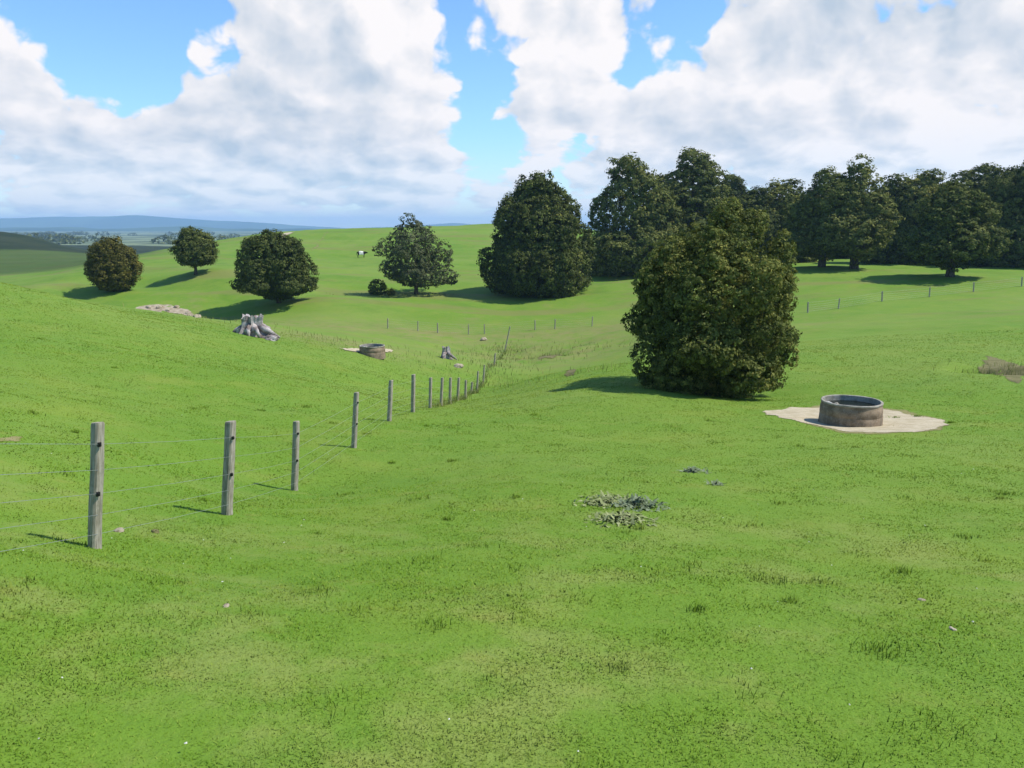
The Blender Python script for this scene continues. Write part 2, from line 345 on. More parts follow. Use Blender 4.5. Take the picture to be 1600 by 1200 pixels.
# distant ranges
m_hill, w, out = new_mat('far_bush')
geo = w.n.new('ShaderNodeNewGeometry'); n = w.noise(w.v('MULTIPLY', geo.outputs['Position'], (.0012, .0012, .004)), 1.0, 6, .65)
c = w.mix(w.smooth(n, .4, .62), rgba((.022, .05, .03)), rgba((.06, .10, .05)))
bs = w.n.new('ShaderNodeBsdfDiffuse'); w.l.new(c, bs.inputs[0]); w.l.new(bs.outputs[0], out.inputs[0])
def hill_range(Y0, depth, prof, seed, label):
    """prof: (photo column, photo row) of the crest"""
    cols = np.linspace(-900, 2500, 240); rows = np.linspace(-1, 1, 25)
    px = [p[0] for p in prof]; py = [p[1] for p in prof]
    crest = np.interp(cols, px, py)
    V = []
    for r in rows:
        Y = Y0 + r * depth
        x = (cols - 800) / FPX * Y0 * 1.02
        h = (355 - crest) / FPX * Y0 + fbm(cols / 60, cols * 0 + 3, 4, seed) * 30
        prof_r = (1 - abs(r)) ** 1.15
        z = -45 + (h + 45 + EYE) * prof_r + fbm(x / 400, np.full_like(x, Y / 400), 4, seed + 3) * 60 * (1 - prof_r) * prof_r * 2
        V.append(np.stack([x, np.full_like(x, Y), z], 1))
    V = np.concatenate(V); nc = len(cols); idx = np.arange(len(V)).reshape(-1, nc)
    F = np.stack([idx[:-1, :-1].ravel(), idx[:-1, 1:].ravel(), idx[1:, 1:].ravel(), idx[1:, :-1].ravel()], 1)
    tag(link('hills', np_mesh('hills', V, F, m_hill, None, True)), label, 'hills', kind='structure')
hill_range(8600, 1500, [(-900, 350), (-300, 345), (0, 342), (120, 340), (230, 337.5), (300, 341), (400, 347), (470, 351), (560, 356), (660, 353), (715, 347), (760, 352), (2500, 352)], 31, 'long blue range of hills on the horizon')
hill_range(5200, 700, [(-900, 360), (0, 356), (200, 357), (330, 354), (470, 358), (2500, 360)], 47, 'lower bluish foothills in front of the far range')

# ------------------------------------------------------------------ grass blades
m_grass, w, out = new_mat('grass_blades')
geo = w.n.new('ShaderNodeNewGeometry'); c = grass_colour(w, geo.outputs['Position'])
ta = w.n.new('ShaderNodeAttribute'); ta.attribute_name = 'tint'
c = w.mix(w.smooth(ta.outputs['Fac'], .45, 1.0), c, rgba((.24, .33, .055)))
c = w.mix(w.m('MULTIPLY', w.smooth(ta.outputs['Fac'], .45, 0.0), .28), c, rgba((.08, .175, .016)))
nv = w.v('NORMALIZE', w.v('ADD', w.v('SCALE', geo.outputs['Normal']), (0, 0, 1.0))); nv.node.inputs[0].links[0].from_node.inputs[0].links[0].from_node.inputs['Scale'].default_value = .35
df = w.n.new('ShaderNodeBsdfDiffuse'); w.l.new(c, df.inputs[0]); w.l.new(nv, df.inputs['Normal'])
tr = w.n.new('ShaderNodeBsdfTranslucent'); w.l.new(c, tr.inputs[0])
mx = w.n.new('ShaderNodeMixShader'); mx.inputs[0].default_value = .08; w.l.new(df.outputs[0], mx.inputs[1]); w.l.new(tr.outputs[0], mx.inputs[2])
w.l.new(mx.outputs[0], out.inputs[0])

def blades(N, Y, X, hgt, wid, tint, lean=.55):
    Z = height(X, Y)
    ph = rng.uniform(0, 2 * math.pi, N); th = ph + math.pi / 2 + rng.normal(0, .5, N); ln = hgt * rng.uniform(.1, lean, N) * 1.3
    wx, wy = np.cos(th) * wid / 2, np.sin(th) * wid / 2
    b = np.stack([X, Y, Z - .01], 1)
    mid = b + np.stack([np.cos(ph) * ln * .35, np.sin(ph) * ln * .35, hgt * .6], 1)
    tip = b + np.stack([np.cos(ph) * ln, np.sin(ph) * ln, hgt], 1)
    wv = np.stack([wx, wy, 0 * wx], 1)
    V = np.stack([b - wv, b + wv, mid + wv * .75, mid - wv * .75, tip], 1).reshape(-1, 3)
    i = np.arange(N)[:, None] * 5
    return V, [np.concatenate([i, i + 1, i + 2, i + 3], 1), np.concatenate([i + 3, i + 2, i + 4], 1)], np.repeat(tint, 5)
# ------------------------------------------------------------------ standing on the ground mesh
def surf(X, Y):
    X = np.asarray(X, float); Y = np.asarray(Y, float); sh = X.shape; X = X.ravel(); Y = Y.ravel()
    s = X / (Y + OFF)
    i = np.clip(np.interp(Y, ys, np.arange(nr)), 0, nr - 1.001); j = np.clip(np.interp(s, ss, np.arange(nc)), 0, nc - 1.001)
    i0 = i.astype(int); j0 = j.astype(int); fi = i - i0; fj = j - j0
    z = (ZZ[i0, j0] * (1 - fj) + ZZ[i0, j0 + 1] * fj) * (1 - fi) + (ZZ[i0 + 1, j0] * (1 - fj) + ZZ[i0 + 1, j0 + 1] * fj) * fi
    return z.reshape(sh)
def sz(x, y): return float(surf(np.array([x]), np.array([y]))[0])
def at(px, Y):
    """ground point in photo column px, Y metres ahead"""
    k = (px - 800) / FPX; z = -Y * .1
    for _ in range(10):
        x = k * (Y * math.cos(PITCH) - (z - EYE) * math.sin(PITCH)); z = sz(x, Y)
    return Vector((x, Y, z))
def hit(px, py, y0=2.0, y1=600.0):
    """first ground point on a line of sight"""
    d = pix_dir(px, py)
    Y = np.exp(np.linspace(math.log(y0), math.log(y1), 3000)); k = Y / d.y
    g = (EYE + d.z * k) - surf(d.x * k, Y)
    b = np.nonzero(g <= 0)[0]; i = b[0] if len(b) else len(Y) - 1
    Yh = Y[i] if i == 0 else Y[i - 1] + (Y[i] - Y[i - 1]) * g[i - 1] / max(g[i - 1] - g[i], 1e-9)
    k = Yh / d.y; return Vector((d.x * k, Yh, sz(d.x * k, Yh)))
def row(p):
    """photo row of a point"""
    d = Vector(p) - Vector((0, 0, EYE)); f = d.y * math.cos(PITCH) - d.z * math.sin(PITCH); u = d.y * math.sin(PITCH) + d.z * math.cos(PITCH)
    return 600 - FPX * u / f

# ------------------------------------------------------------------ bare earth lying in the grass
def in_poly(X, Y, P):
    c = np.zeros(X.shape, bool); j = len(P) - 1
    for i in range(len(P)):
        (xi, yi), (xj, yj) = P[i], P[j]
        c ^= ((yi > Y) != (yj > Y)) & (X < (xj - xi) * (Y - yi) / (yj - yi + 1e-12) + xi); j = i
    return c
BARE = []
def earth(name, label, pix, mat, cell, lift=.02, wob=.15, mound=0.0):
    P = [hit(*p)[:2] for p in pix]; A = np.array(P)
    x0, y0 = A.min(0) - .6; x1, y1 = A.max(0) + .6
    xs = np.arange(x0, x1, cell); yy = np.arange(y0, y1, cell); Xg, Yg = np.meshgrid(xs, yy)
    Xw = Xg + fbm(Xg / (wob * 4), Yg / (wob * 4), 4, 91) * wob * 3; Yw = Yg + fbm(Xg / (wob * 4) + 9, Yg / (wob * 4), 4, 92) * wob * 3
    ins = in_poly(Xw, Yw, P)
    q = ins[:-1, :-1] & ins[1:, :-1] & ins[:-1, 1:] & ins[1:, 1:]
    Zg = surf(Xg, Yg) + lift + fbm(Xg / .25, Yg / .25, 3, 44) * min(lift, .02)
    if mound: Zg += mound * np.clip(fbm(Xg / 1.2, Yg / 1.2, 4, 46) * 2 + .3, 0, 1)
    id_ = np.arange(Xg.size).reshape(Xg.shape); ii = np.nonzero(q.ravel())[0]
    a = id_[:-1, :-1][q]; b = id_[:-1, 1:][q]; c_ = id_[1:, 1:][q]; d = id_[1:, :-1][q]
    used = np.unique(np.concatenate([a, b, c_, d])); rm = np.full(Xg.size, -1); rm[used] = np.arange(len(used))
    F = np.stack([rm[a], rm[b], rm[c_], rm[d]], 1)
    V = np.stack([Xg.ravel()[used], Yg.ravel()[used], Zg.ravel()[used]], 1)
    BARE.append((P, wob))
    return tag(link(name, np_mesh(name, V, F, mat, None, True)), label, 'bare earth', kind='structure')
def soil_mat(name, c1, c2, c3, sc=3.0):
    m, w, out = new_mat(name); geo = w.n.new('ShaderNodeNewGeometry'); p = geo.outputs['Position']
    n1 = w.noise(p, sc, 5, .65); n2 = w.noise(p, sc * 9, 4, .7)
    c = w.mix(w.smooth(n1, .35, .65), rgba(c1), rgba(c2)); c = w.mix(w.m('MULTIPLY', w.smooth(n2, .52, .72), .6), c, rgba(c3))
    b = w.n.new('ShaderNodeBsdfPrincipled'); w.l.new(c, b.inputs['Base Color']); b.inputs['Roughness'].default_value = .95; b.inputs['Specular IOR Level'].default_value = .1
    bp = w.n.new('ShaderNodeBump'); bp.inputs['Strength'].default_value = .6; bp.inputs['Distance'].default_value = .03
    w.l.new(w.m('ADD', n1, n2), bp.inputs['Height']); w.l.new(bp.outputs[0], b.inputs['Normal']); w.l.new(b.outputs[0], out.inputs[0]); return m
m_clay = soil_mat('pale_clay', (.40, .335, .215), (.50, .43, .30), (.31, .25, .15))
m_scar = soil_mat('brown_bank', (.12, .115, .045), (.20, .18, .080), (.06, .05, .024), 1.2)
m_lime = soil_mat('limestone', (.26, .21, .14), (.42, .36, .26), (.13, .10, .065), 1.5)
m_worn = soil_mat('worn_turf', (.19, .19, .06), (.27, .23, .11), (.13, .18, .03), 4)
earth('dirt_patch', 'pale trodden clay round the near concrete trough', [(1194, 644), (1225, 640), (1262, 637), (1300, 634), (1345, 635), (1385, 640), (1430, 649), (1470, 657), (1486, 663), (1468, 671), (1430, 676), (1370, 677), (1318, 674), (1275, 665), (1230, 654)], m_clay, .06, .014, .24)
earth('dirt_patch', 'muddy brownish turf fringe round the pale clay of the near trough', [(1188, 644), (1228, 637), (1300, 632), (1388, 637), (1472, 655), (1491, 663), (1468, 673), (1380, 679), (1312, 676), (1240, 660)], m_worn, .08, .006, .3)
earth('dirt_patch', 'thin strip of pale clay beside the far trough', [(530, 547), (550, 544), (580, 543), (612, 546), (618, 550), (590, 553), (560, 552)], m_clay, .2, .05, .25)
earth('dirt_patch', 'eroded limestone bank below the hillside trees at left', [(205, 481), (235, 476), (262, 475), (290, 481), (306, 491), (312, 496), (285, 491), (258, 485), (235, 486)], m_lime, .16, .015, .8)
earth('dirt_patch', 'brown scar of bare bank on the slope at right', [(1524, 562), (1540, 556), (1565, 564), (1604, 582), (1604, 602), (1575, 596), (1548, 583)], m_scar, .07, .012, .7)
earth('dirt_patch', 'small dark clay hollow at the knoll edge left of the big tree', [(872, 582), (885, 579), (902, 582), (904, 586), (885, 587)], m_scar, .10, .02, .3, .05)
earth('dirt_patch', 'bare brown slip at the end of the gully', [(830, 561), (862, 553), (880, 554), (858, 561)], m_scar, .16, .02, 1.2, .05)
earth('dirt_patch', 'worn brown spot in the paddock at the left edge', [(-10, 686), (20, 681), (42, 684), (28, 690), (-5, 692)], m_worn, .03, .006, .16)
earth('track', 'pale worn track climbing to the ridge', [(488, 392), (493, 391), (515, 362), (512, 361)], m_worn, .4, .05, .6)
earth('dirt_patch', 'pale bare spot near the crest of the ridge', [(428, 373), (440, 367), (462, 361), (460, 364), (444, 374)], m_clay, .5, .12, .8)

# ------------------------------------------------------------------ trees
def leaf_mat(name, dark, mid, tip, tip_at=.78):
    m, w, out = new_mat(name)
    t = w.n.new('ShaderNodeAttribute'); t.attribute_name = 'tint'
    oi = w.n.new('ShaderNodeObjectInfo')
    f = w.m('MULTIPLY_ADD', w.m('SUBTRACT', oi.outputs['Random'], .5), .42, t.outputs['Fac'])
    c = w.mix(w.smooth(f, .1, .6), rgba(dark), rgba(mid)); c = w.mix(w.smooth(f, tip_at - .12, tip_at + .2), c, rgba(tip))
    d = w.n.new('ShaderNodeBsdfDiffuse'); w.l.new(c, d.inputs[0])
    tr = w.n.new('ShaderNodeBsdfTranslucent'); w.l.new(c, tr.inputs[0])
    gl = w.n.new('ShaderNodeBsdfGlossy'); gl.inputs['Roughness'].default_value = .6; gl.inputs[0].default_value = (.5, .5, .5, 1)
    a = w.n.new('ShaderNodeMixShader'); a.inputs[0].default_value = .22; w.l.new(d.outputs[0], a.inputs[1]); w.l.new(tr.outputs[0], a.inputs[2])
    b = w.n.new('ShaderNodeMixShader'); b.inputs[0].default_value = .015; w.l.new(a.outputs[0], b.inputs[1]); w.l.new(gl.outputs[0], b.inputs[2])
    w.l.new(b.outputs[0], out.inputs[0]); return m
m_olive = leaf_mat('olive_leaves', (.046, .058, .012), (.122, .146, .030), (.26, .25, .055), .68)
m_gold = leaf_mat('golden_olive_leaves', (.075, .072, .014), (.165, .150, .027), (.30, .23, .045), .58)
m_dark = leaf_mat('dark_leaves', (.050, .068, .015), (.118, .138, .031), (.21, .21, .05), .72)
m_grey = leaf_mat('greyish_leaves', (.065, .078, .034), (.115, .130, .055), (.17, .18, .08), .8)
m_bark, w, out = new_mat('bark')
tcn = w.n.new('ShaderNodeTexCoord'); n = w.noise(w.v('MULTIPLY', tcn.outputs['Object'], (9, 9, 1.6)), 1.0, 5, .6)
c = w.mix(w.smooth(n, .35, .65), rgba((.035, .026, .02)), rgba((.13, .105, .08))); b_ = w.n.new('ShaderNodeBsdfDiffuse'); w.l.new(c, b_.inputs[0])
bp = w.n.new('ShaderNodeBump'); bp.inputs['Distance'].default_value = .05; w.l.new(n, bp.inputs['Height']); w.l.new(bp.outputs[0], b_.inputs['Normal']); w.l.new(b_.outputs[0], out.inputs[0])

def crown_mesh(name, lobes, rc, per, leaf, mat, seed, cover=2.0, inner=.25, droop=0.0):
    """lobes: (x, y, z, rx, ry, rz) ellipsoids; leaf clumps sit all over their joint surface"""
    g = np.random.default_rng(seed); L = np.array(lobes, float)
    C = []; O = []
    for i, l in enumerate(L):
        area = 4 * math.pi * ((l[3] * l[4]) ** 1.6 / 3 + (l[3] * l[5]) ** 1.6 / 3 + (l[4] * l[5]) ** 1.6 / 3) ** (1 / 1.6)
        n = max(4, int(area / (math.pi * rc * rc) * cover))
        u = g.normal(size=(n, 3)); u /= np.linalg.norm(u, axis=1)[:, None]
        k = g.uniform(.80, 1.10, n) ; p = l[:3] + u * l[3:] * k[:, None]
        nn = u / l[3:]; nn /= np.linalg.norm(nn, axis=1)[:, None]
        ok = np.ones(n, bool)
        for j, m in enumerate(L):
            if j != i: ok &= (((p - m[:3]) / m[3:]) ** 2).sum(1) > .70
        C.append(p[ok]); O.append(nn[ok])
        ni = int(n * inner); u = g.normal(size=(ni, 3)); u /= np.linalg.norm(u, axis=1)[:, None]
        C.append(l[:3] + u * l[3:] * g.uniform(.3, .8, ni)[:, None]); O.append(u)
    lt = np.concatenate([np.full(len(c_), g.normal(0, .10)) for c_ in C])
    C = np.concatenate(C); O = np.concatenate(O); n = len(C)
    r = rc * g.uniform(.45, 1.5, n); ct = g.normal(.42, .15, n) + lt
    up = np.array([0, 0, 1.0])
    k = np.repeat(np.arange(n), per); M = len(k)
    o = g.normal(size=(M, 3)); o /= np.linalg.norm(o, axis=1)[:, None]
    flip = (o * O[k]).sum(1) < -.25; o[flip] *= -1
    q = o * (g.random(M) ** .45)[:, None]
    q = q * np.array([1.1, 1.1, .75]); P = C[k] + q * r[k][:, None]
    P[:, 2] -= droop * r[k] * (q[:, 0] ** 2 + q[:, 1] ** 2)
    nn = q * .9 + O[k] * .45 + up * .35 + g.normal(size=(M, 3)) * .38; nn /= np.linalg.norm(nn, axis=1)[:, None]
    t = np.cross(nn, g.normal(size=(M, 3))); t /= np.linalg.norm(t, axis=1)[:, None]; b = np.cross(nn, t)
    ls = leaf * g.uniform(.6, 1.4, M); t *= ls[:, None] / 2; b *= (ls * g.uniform(.4, .65, M))[:, None] / 2
    V = np.stack([P - t, P + b - t * .1, P + t, P - b - t * .1], 1).reshape(-1, 3)
    F = np.arange(M * 4).reshape(-1, 4)
    tint = np.clip(ct[k] + g.normal(0, .12, M), 0, 1)
    return np_mesh(name, V, F, mat, dict(tint=np.repeat(tint, 4)))
def trunk_mesh(height, r0, lobes, lean=(0, 0), seed=0, limbs=5):
    rs = random.Random(seed); mb = MB()
    top = Vector((lean[0], lean[1], height))
    path = [Vector((0, 0, -.35)), Vector((0, 0, .0)), Vector((lean[0] * .1 + rs.uniform(-.05, .05), 0, height * .18)), top * .45, top * .75, top]
    mb.add(*tube(path, [r0 * 1.7, r0 * 1.35, r0, r0 * .8, r0 * .5, r0 * .15], 9, True, .08))
    for l in rs.sample(list(lobes), min(limbs, len(lobes))):
        h0 = rs.uniform(.14, .5); s = top * h0; e = Vector(l[:3])
        m = s.lerp(e, .5) + Vector((0, 0, -.08 * (e - s).length))
        mb.add(*tube([s, m, e], [r0 * .45, r0 * .28, r0 * .08], 6, True, .1))
    me = bpy.data.meshes.new('trunk'); me.from_pydata(mb.V, [], mb.F); me.update(); me.materials.append(m_bark)
    me.polygons.foreach_set('use_smooth', [True] * len(me.polygons)); return me
def lobes_from_photo(base, Y, px_lobes, seed, spin=(0, 62, 118, 90), depth=1.0):
    """outline masses (column, row, half width, half height) in the photo become round masses about the trunk"""
    rs = random.Random(seed); s = Y / FPX / math.cos(PITCH); out = []
    for a in spin:
        ca, sa = math.cos(rad(a)), math.sin(rad(a))
        for (px, py, hw, hh) in px_lobes:
            x = (px - base[0]) * s; z = (base[1] - py) * s; rx = hw * s; rz = hh * s
            j = 0 if a == 0 else rs.uniform(-.10, .10) * rx
            rx *= .95; rz *= .97; out.append((x * ca + j, x * sa * depth, z + (0 if a == 0 else rs.uniform(-.08, .05) * rz), rx * (1 if a == 0 else .92), rx * .92, rz * (1 if a == 0 else .94)))
    return out
def bumps(lobes, seed, n, k=(.16, .30), up=.25):
    """smaller masses budding from the big ones give the uneven outline"""
    rs = random.Random(seed); out = list(lobes); R = max(l[3] for l in lobes); zmin = max(0, min(l[2] - l[5] for l in lobes))
    for _ in range(n):
        l = rs.choice(lobes); u = Vector((rs.gauss(0, 1), rs.gauss(0, 1), rs.gauss(up, 1))).normalized(); r = R * rs.uniform(*k)
        r = min(r, l[3] * .8); d = rs.uniform(.9, 1.08)
        z = l[2] + u.z * l[5] * d
        if z - r < zmin: continue
        out.append((l[0] + u.x * l[3] * d, l[1] + u.y * l[4] * d, z, r, r, r * rs.uniform(.8, 1.5)))
    return out
def place_tree(name, label, base_px, Y, crown_me, trunk_me, group=None, rz=0, sc=1.0):
    p = at(base_px, Y)
    t = thing(name, label, 'tree', (p.x, p.y, p.z - .05), rz, group); t.scale = (sc, sc, sc) if not isinstance(sc, tuple) else sc
    link('trunk', trunk_me, t); link('crown', crown_me, t); return t

def photo_tree(name, label, base, Y, px_lobes, rc, per, leaf, mat, seed, trunk_r, trunk_h, group=None, cover=2.0, spin=(0, 62, 118, 90), inner=.25, lean=(0, 0), droop=0.0, nb=26, bk=(.16, .32), core=.96):
    p = at(base[0], Y); by = row(p)
    lb = lobes_from_photo((base[0], by), Y, [(a, b_ + (by - base[1]), c_, d) for a, b_, c_, d in px_lobes], seed, spin)
    lb = [l[:3] + (l[3] * core, l[4] * core, l[5] * core) for l in lb]; lb = bumps(lb, seed + 1, nb, bk)
    cm = crown_mesh('crown', lb, rc, per, leaf, mat, seed, cover, inner, droop)
    tm = trunk_mesh(trunk_h, trunk_r, lb, lean, seed)
    return place_tree(name, label, base[0], Y, cm, tm, group)

HG = 'trees dotted over the far hillside'
BIG = [(1105, 492, 90, 98, 0), (1135, 370, 44, 44, 0), (1085, 388, 36, 36, .3), (1162, 356, 19, 24, -.3), (1120, 346, 20, 22, .2), (1040, 412, 34, 40, 0), (1012, 442, 26, 34, -.2), (1014, 500, 24, 48, .2), (1014, 555, 28, 44, -.3),
 (1206, 414, 23, 36, 0), (1212, 388, 12, 17, 0), (1200, 470, 31, 42, .2), (1208, 530, 27, 36, -.2), (1188, 565, 36, 36, .3), (1058, 583, 56, 34, -.6), (1130, 592, 50, 28, -.3), (1095, 600, 62, 20, .5)]
for a_ in [(1070, 450, 46, 48, 2.2), (1130, 442, 48, 50, 2.3), (1165, 500, 40, 44, 1.9), (1085, 522, 48, 44, 2.5), (1140, 562, 44, 34, 2.2), (1040, 500, 34, 42, 1.7), (1048, 560, 38, 32, 1.6), (1110, 398, 34, 32, 1.5), (1178, 448, 30, 34, 1.6)]:
    BIG += [a_[:4] + (-a_[4],), (2210 - a_[0], a_[1] + 4) + a_[2:]]
p = at(1106, 33.5); s_ = 33.5 / FPX / math.cos(PITCH); by = row(p)
lb = [((px - 1106) * s_, yo, (by - py) * s_, hw * s_ * .94, hw * s_ * .94, hh * s_ * .95) for px, py, hw, hh, yo in BIG]
lb = bumps(lb, 102, 60, (.11, .24), .1)
place_tree('tree', 'big bushy olive green tree on the knoll left of the near concrete trough', 1106, 33.5, crown_mesh('crown', lb, .20, 26, .115, m_olive, 101, 1.7, .25), trunk_mesh(5.2, .22, lb, (0, 0), 101))
photo_tree('tree', 'small rounded golden olive tree, leftmost on the far hillside', (180, 452), 116,
    [(180, 415, 40, 34), (165, 398, 22, 22), (195, 400, 24, 20), (178, 386, 12, 12), (205, 420, 18, 22), (155, 425, 16, 20), (180, 440, 30, 12)], .42, 22, .26, m_gold, 102, .16, 3.4, HG, spin=(0, 70, 130), core=.86)
photo_tree('tree', 'dark round tree on a short trunk near the ridge, second from left', (306, 430), 125,
    [(308, 391, 33, 30), (290, 396, 16, 24), (325, 396, 18, 24), (305, 374, 20, 16), (322, 378, 14, 14)], .45, 22, .28, m_dark, 103, .22, 4.5, HG, spin=(0, 70, 130), core=.80)
photo_tree('tree', 'dark spreading tree on a short trunk behind the grey stump', (436, 474), 105,
    [(430, 420, 50, 34), (405, 402, 26, 26), (440, 396, 34, 20), (470, 430, 26, 26), (392, 420, 18, 22), (385, 445, 20, 10), (440, 448, 36, 18), (418, 384, 26, 13), (478, 442, 16, 14)], .42, 24, .27, m_dark, 114, .25, 5.0, HG, spin=(0, 70, 125), core=.98, nb=18, bk=(.14, .24))
photo_tree('tree', 'loose grey green tree with a pointed top and spreading skirt', (650, 457), 118,
    [(648, 400, 36, 34), (645, 370, 24, 22), (628, 378, 20, 18), (670, 384, 20, 18), (605, 390, 20, 10), (690, 425, 24, 16), (665, 430, 38, 16), (628, 420, 26, 18), (690, 402, 16, 14), (618, 422, 16, 12), (650, 356, 14, 10), (704, 432, 13, 9)], .42, 20, .27, m_grey, 105, .26, 6.0, HG, cover=1.15, spin=(0, 80), inner=.12, nb=40, bk=(.16, .34))
photo_tree('tree', 'tall conical olive green tree sweeping to the ground beside the wood', (840, 458), 120,
    [(842, 400, 76, 48), (845, 350, 58, 46), (838, 328, 42, 32), (862, 324, 30, 28), (815, 304, 9, 22), (834, 299, 9, 25), (858, 306, 14, 18), (780, 420, 26, 34), (898, 390, 28, 46), (845, 435, 78, 22), (795, 360, 24, 34), (880, 335, 24, 30), (762, 405, 12, 20), (800, 330, 15, 20)], .58, 26, .34, m_olive, 106, .4, 12, HG, spin=(0, 65, 120, 92), core=.92, nb=36, bk=(.16, .34))

# the wood on the right hill: four crowns of their own, then each tree its own copy, turned and sized
def auto_lobes(seed, H, R, low, spires=1, skirt=False):
    rs = random.Random(seed); out = [(0, 0, H * .5, R * .62, R * .62, H * .40)]
    for k in range(7):
        a = k * 2.4 + rs.uniform(-.4, .4); h = rs.uniform(low + .16, .46) * H; rr = R * rs.uniform(.34, .48); d = R - rr * rs.uniform(.9, 1.3)
        out.append((math.cos(a) * d, math.sin(a) * d, h, rr, rr, rr * rs.uniform(.8, 1.15)))
    for k in range(6):
        a = k * 1.9 + rs.uniform(-.5, .5); h = rs.uniform(.52, .80) * H; d = R * (1.15 - h / H) * rs.uniform(.7, 1.1); rr = R * rs.uniform(.26, .40)
        out.append((math.cos(a) * d, math.sin(a) * d, h, rr, rr, rr * rs.uniform(.9, 1.3)))
    if skirt:
        for k in range(9):
            a = k * .7 + rs.uniform(-.2, .2); rr = R * rs.uniform(.26, .40); d = R * rs.uniform(.40, .68); out.append((math.cos(a) * d, math.sin(a) * d, rr * rs.uniform(.6, .95), rr, rr, rr * .9))
    for k in range(spires):
        a = rs.uniform(0, 6.3); d = R * rs.uniform(0, .22); rr = R * rs.uniform(.17, .25)
        out.append((math.cos(a) * d, math.sin(a) * d, H - rr * 1.25, rr, rr, rr * 1.45))
    return out
KINDS = []
for k, (H, R, low, sp_) in enumerate([(15, 5.6, .06, 2), (15, 4.6, .10, 1), (15, 6.2, .03, 3), (15, 5.2, .12, 3), (15, 5.8, .02, 2)]):
    lb = bumps(auto_lobes(300 + k, H, R, low, sp_, k >= 2), 360 + k, 26, (.14, .26))
    KINDS.append((crown_mesh('crown', lb, .56, 26, .34, m_dark if k != 4 else m_olive, 320 + k, 2.0, .2), trunk_mesh(H * .8, .42, lb, (0, 0), 340 + k, 6), R))
WG = 'dark trees of the wood on the right hill'
HID = 'dark evergreen crown showing only between the nearer trees of the wood'
WOOD = [ # column, metres ahead, top row, width, kind, label
 (985, 140, 250, 128, 2, 'dark broad tree, leftmost of the wood, next to the conical tree'),
 (1078, 146, 240, 130, 3, 'tall dark dome topped tree rising behind the big knoll tree'),
 (1040, 168, 262, 90, 1, HID), (1140, 168, 278, 86, 3, 'narrow dark crown showing right of the tall dome topped tree'), (1168, 152, 296, 100, 2, 'low dark crown just right of the big knoll tree top'),
 (1218, 154, 284, 112, 4, 'flat topped dark tree in the middle of the wood, its trunk hidden'),
 (1284, 126, 268, 112, 0, 'dark tree on a bare trunk, left of the spire topped tree'),
 (1334, 124, 250, 100, 1, 'spire topped tree on a bare trunk, highest in the middle of the wood'),
 (1390, 142, 277, 92, 4, 'olive tree right of the spire topped tree, in the dip of the skyline'),
 (1436, 140, 270, 110, 4, 'dark tree at the back behind the grey green one that stands out in front'),
 (1484, 108, 287, 120, 0, 'dark tree standing forward of the wood with its shadow on the grass'),
 (1520, 150, 262, 100, 3, 'tall narrow tree right behind the forward standing one'),
 (1562, 136, 266, 104, 2, 'dense dark tree reaching to the ground near the right edge'),
 (1602, 130, 240, 120, 2, 'tallest dark tree at the right edge of the photo'),
 (1668, 134, 240, 130, 2, HID), (1100, 176, 282, 90, 4, HID), (1255, 176, 290, 90, 2, HID), (1360, 176, 288, 90, 2, HID), (1470, 176, 274, 90, 3, HID), (1545, 178, 268, 90, 4, HID), (1195, 180, 296, 90, 4, HID), (1230, 184, 294, 100, 3, HID), (1285, 184, 290, 100, 4, HID), (1340, 186, 290, 100, 2, HID), (1390, 186, 286, 100, 3, HID), (1445, 186, 280, 100, 2, HID), (1500, 186, 278, 100, 4, HID), (1160, 184, 296, 100, 2, HID), (1310, 182, 284, 90, 2, HID), (1415, 176, 282, 90, 3, HID),
]
ZTOP = {}
for i, (px, Y, top, wd_, k, lab) in enumerate(WOOD):
    cm, tm, R = KINDS[k]; p = at(px, Y); zt = max(v.co.z for v in cm.vertices) if k not in ZTOP else ZTOP[k]; ZTOP[k] = zt; top += 16 if lab is HID else 0; H = (row(p) - top) * Y / FPX / math.cos(PITCH) * 1.0
    W = wd_ * Y / FPX / 2 * 1.2
    place_tree('tree', lab, px, Y, cm, tm, WG, random.Random(i).uniform(0, 6.28), (W / R, W / R, H / zt))
# shrubs by the grey green tree
for px, Y, wpx, hpx, mat, lab in [(590, 117.5, 15, 24, m_dark, 'small dark shrub left of the loose grey green tree'), (611, 117, 7, 11, m_gold, 'tiny yellowish shrub at the foot of the loose grey green tree')]:
    s = Y / FPX; p = at(px, Y); a, b_ = wpx * s, hpx * s
    lb = [(0, 0, b_ * .5, a * .8, a * .8, b_ * .48), (a * .4, .1, b_ * .4, a * .5, a * .5, b_ * .4), (-a * .4, -.1, b_ * .35, a * .5, a * .5, b_ * .35)]
    t = thing('shrub', lab, 'shrub', (p.x, p.y, p.z - .03), 0)
    link('foliage', crown_mesh('foliage', lb, .25, 16, .18, mat, 400 + px, 1.8), t); link('stem', trunk_mesh(b_ * .7, .05, lb, (0, 0), px, 3), t)
# hedgerows and woodlots far out on the plain, one mass
gq = np.random.default_rng(77); lobs = []
for k in range(80):
    px = gq.uniform(-60, 380); Y = gq.choice([1050, 1300, 1700, 2100, 2600]) * gq.uniform(.97, 1.03); 
    if gq.random() < .35: px = 90 + gq.normal() * 30
    x = (px - 800) / FPX * Y; z = sz(x, Y); r = gq.uniform(4, 8.5)
    lobs.append((x, Y, z + r * .6, r * gq.uniform(1, 3.2), r, r * .9))
tag(link('distant_trees', crown_mesh('distant_trees', lobs, 3.2, 7, 3.4, m_dark, 55, 1.2, 0)), 'hedgerows and small woods far out on the plain', 'woodland', kind='stuff')

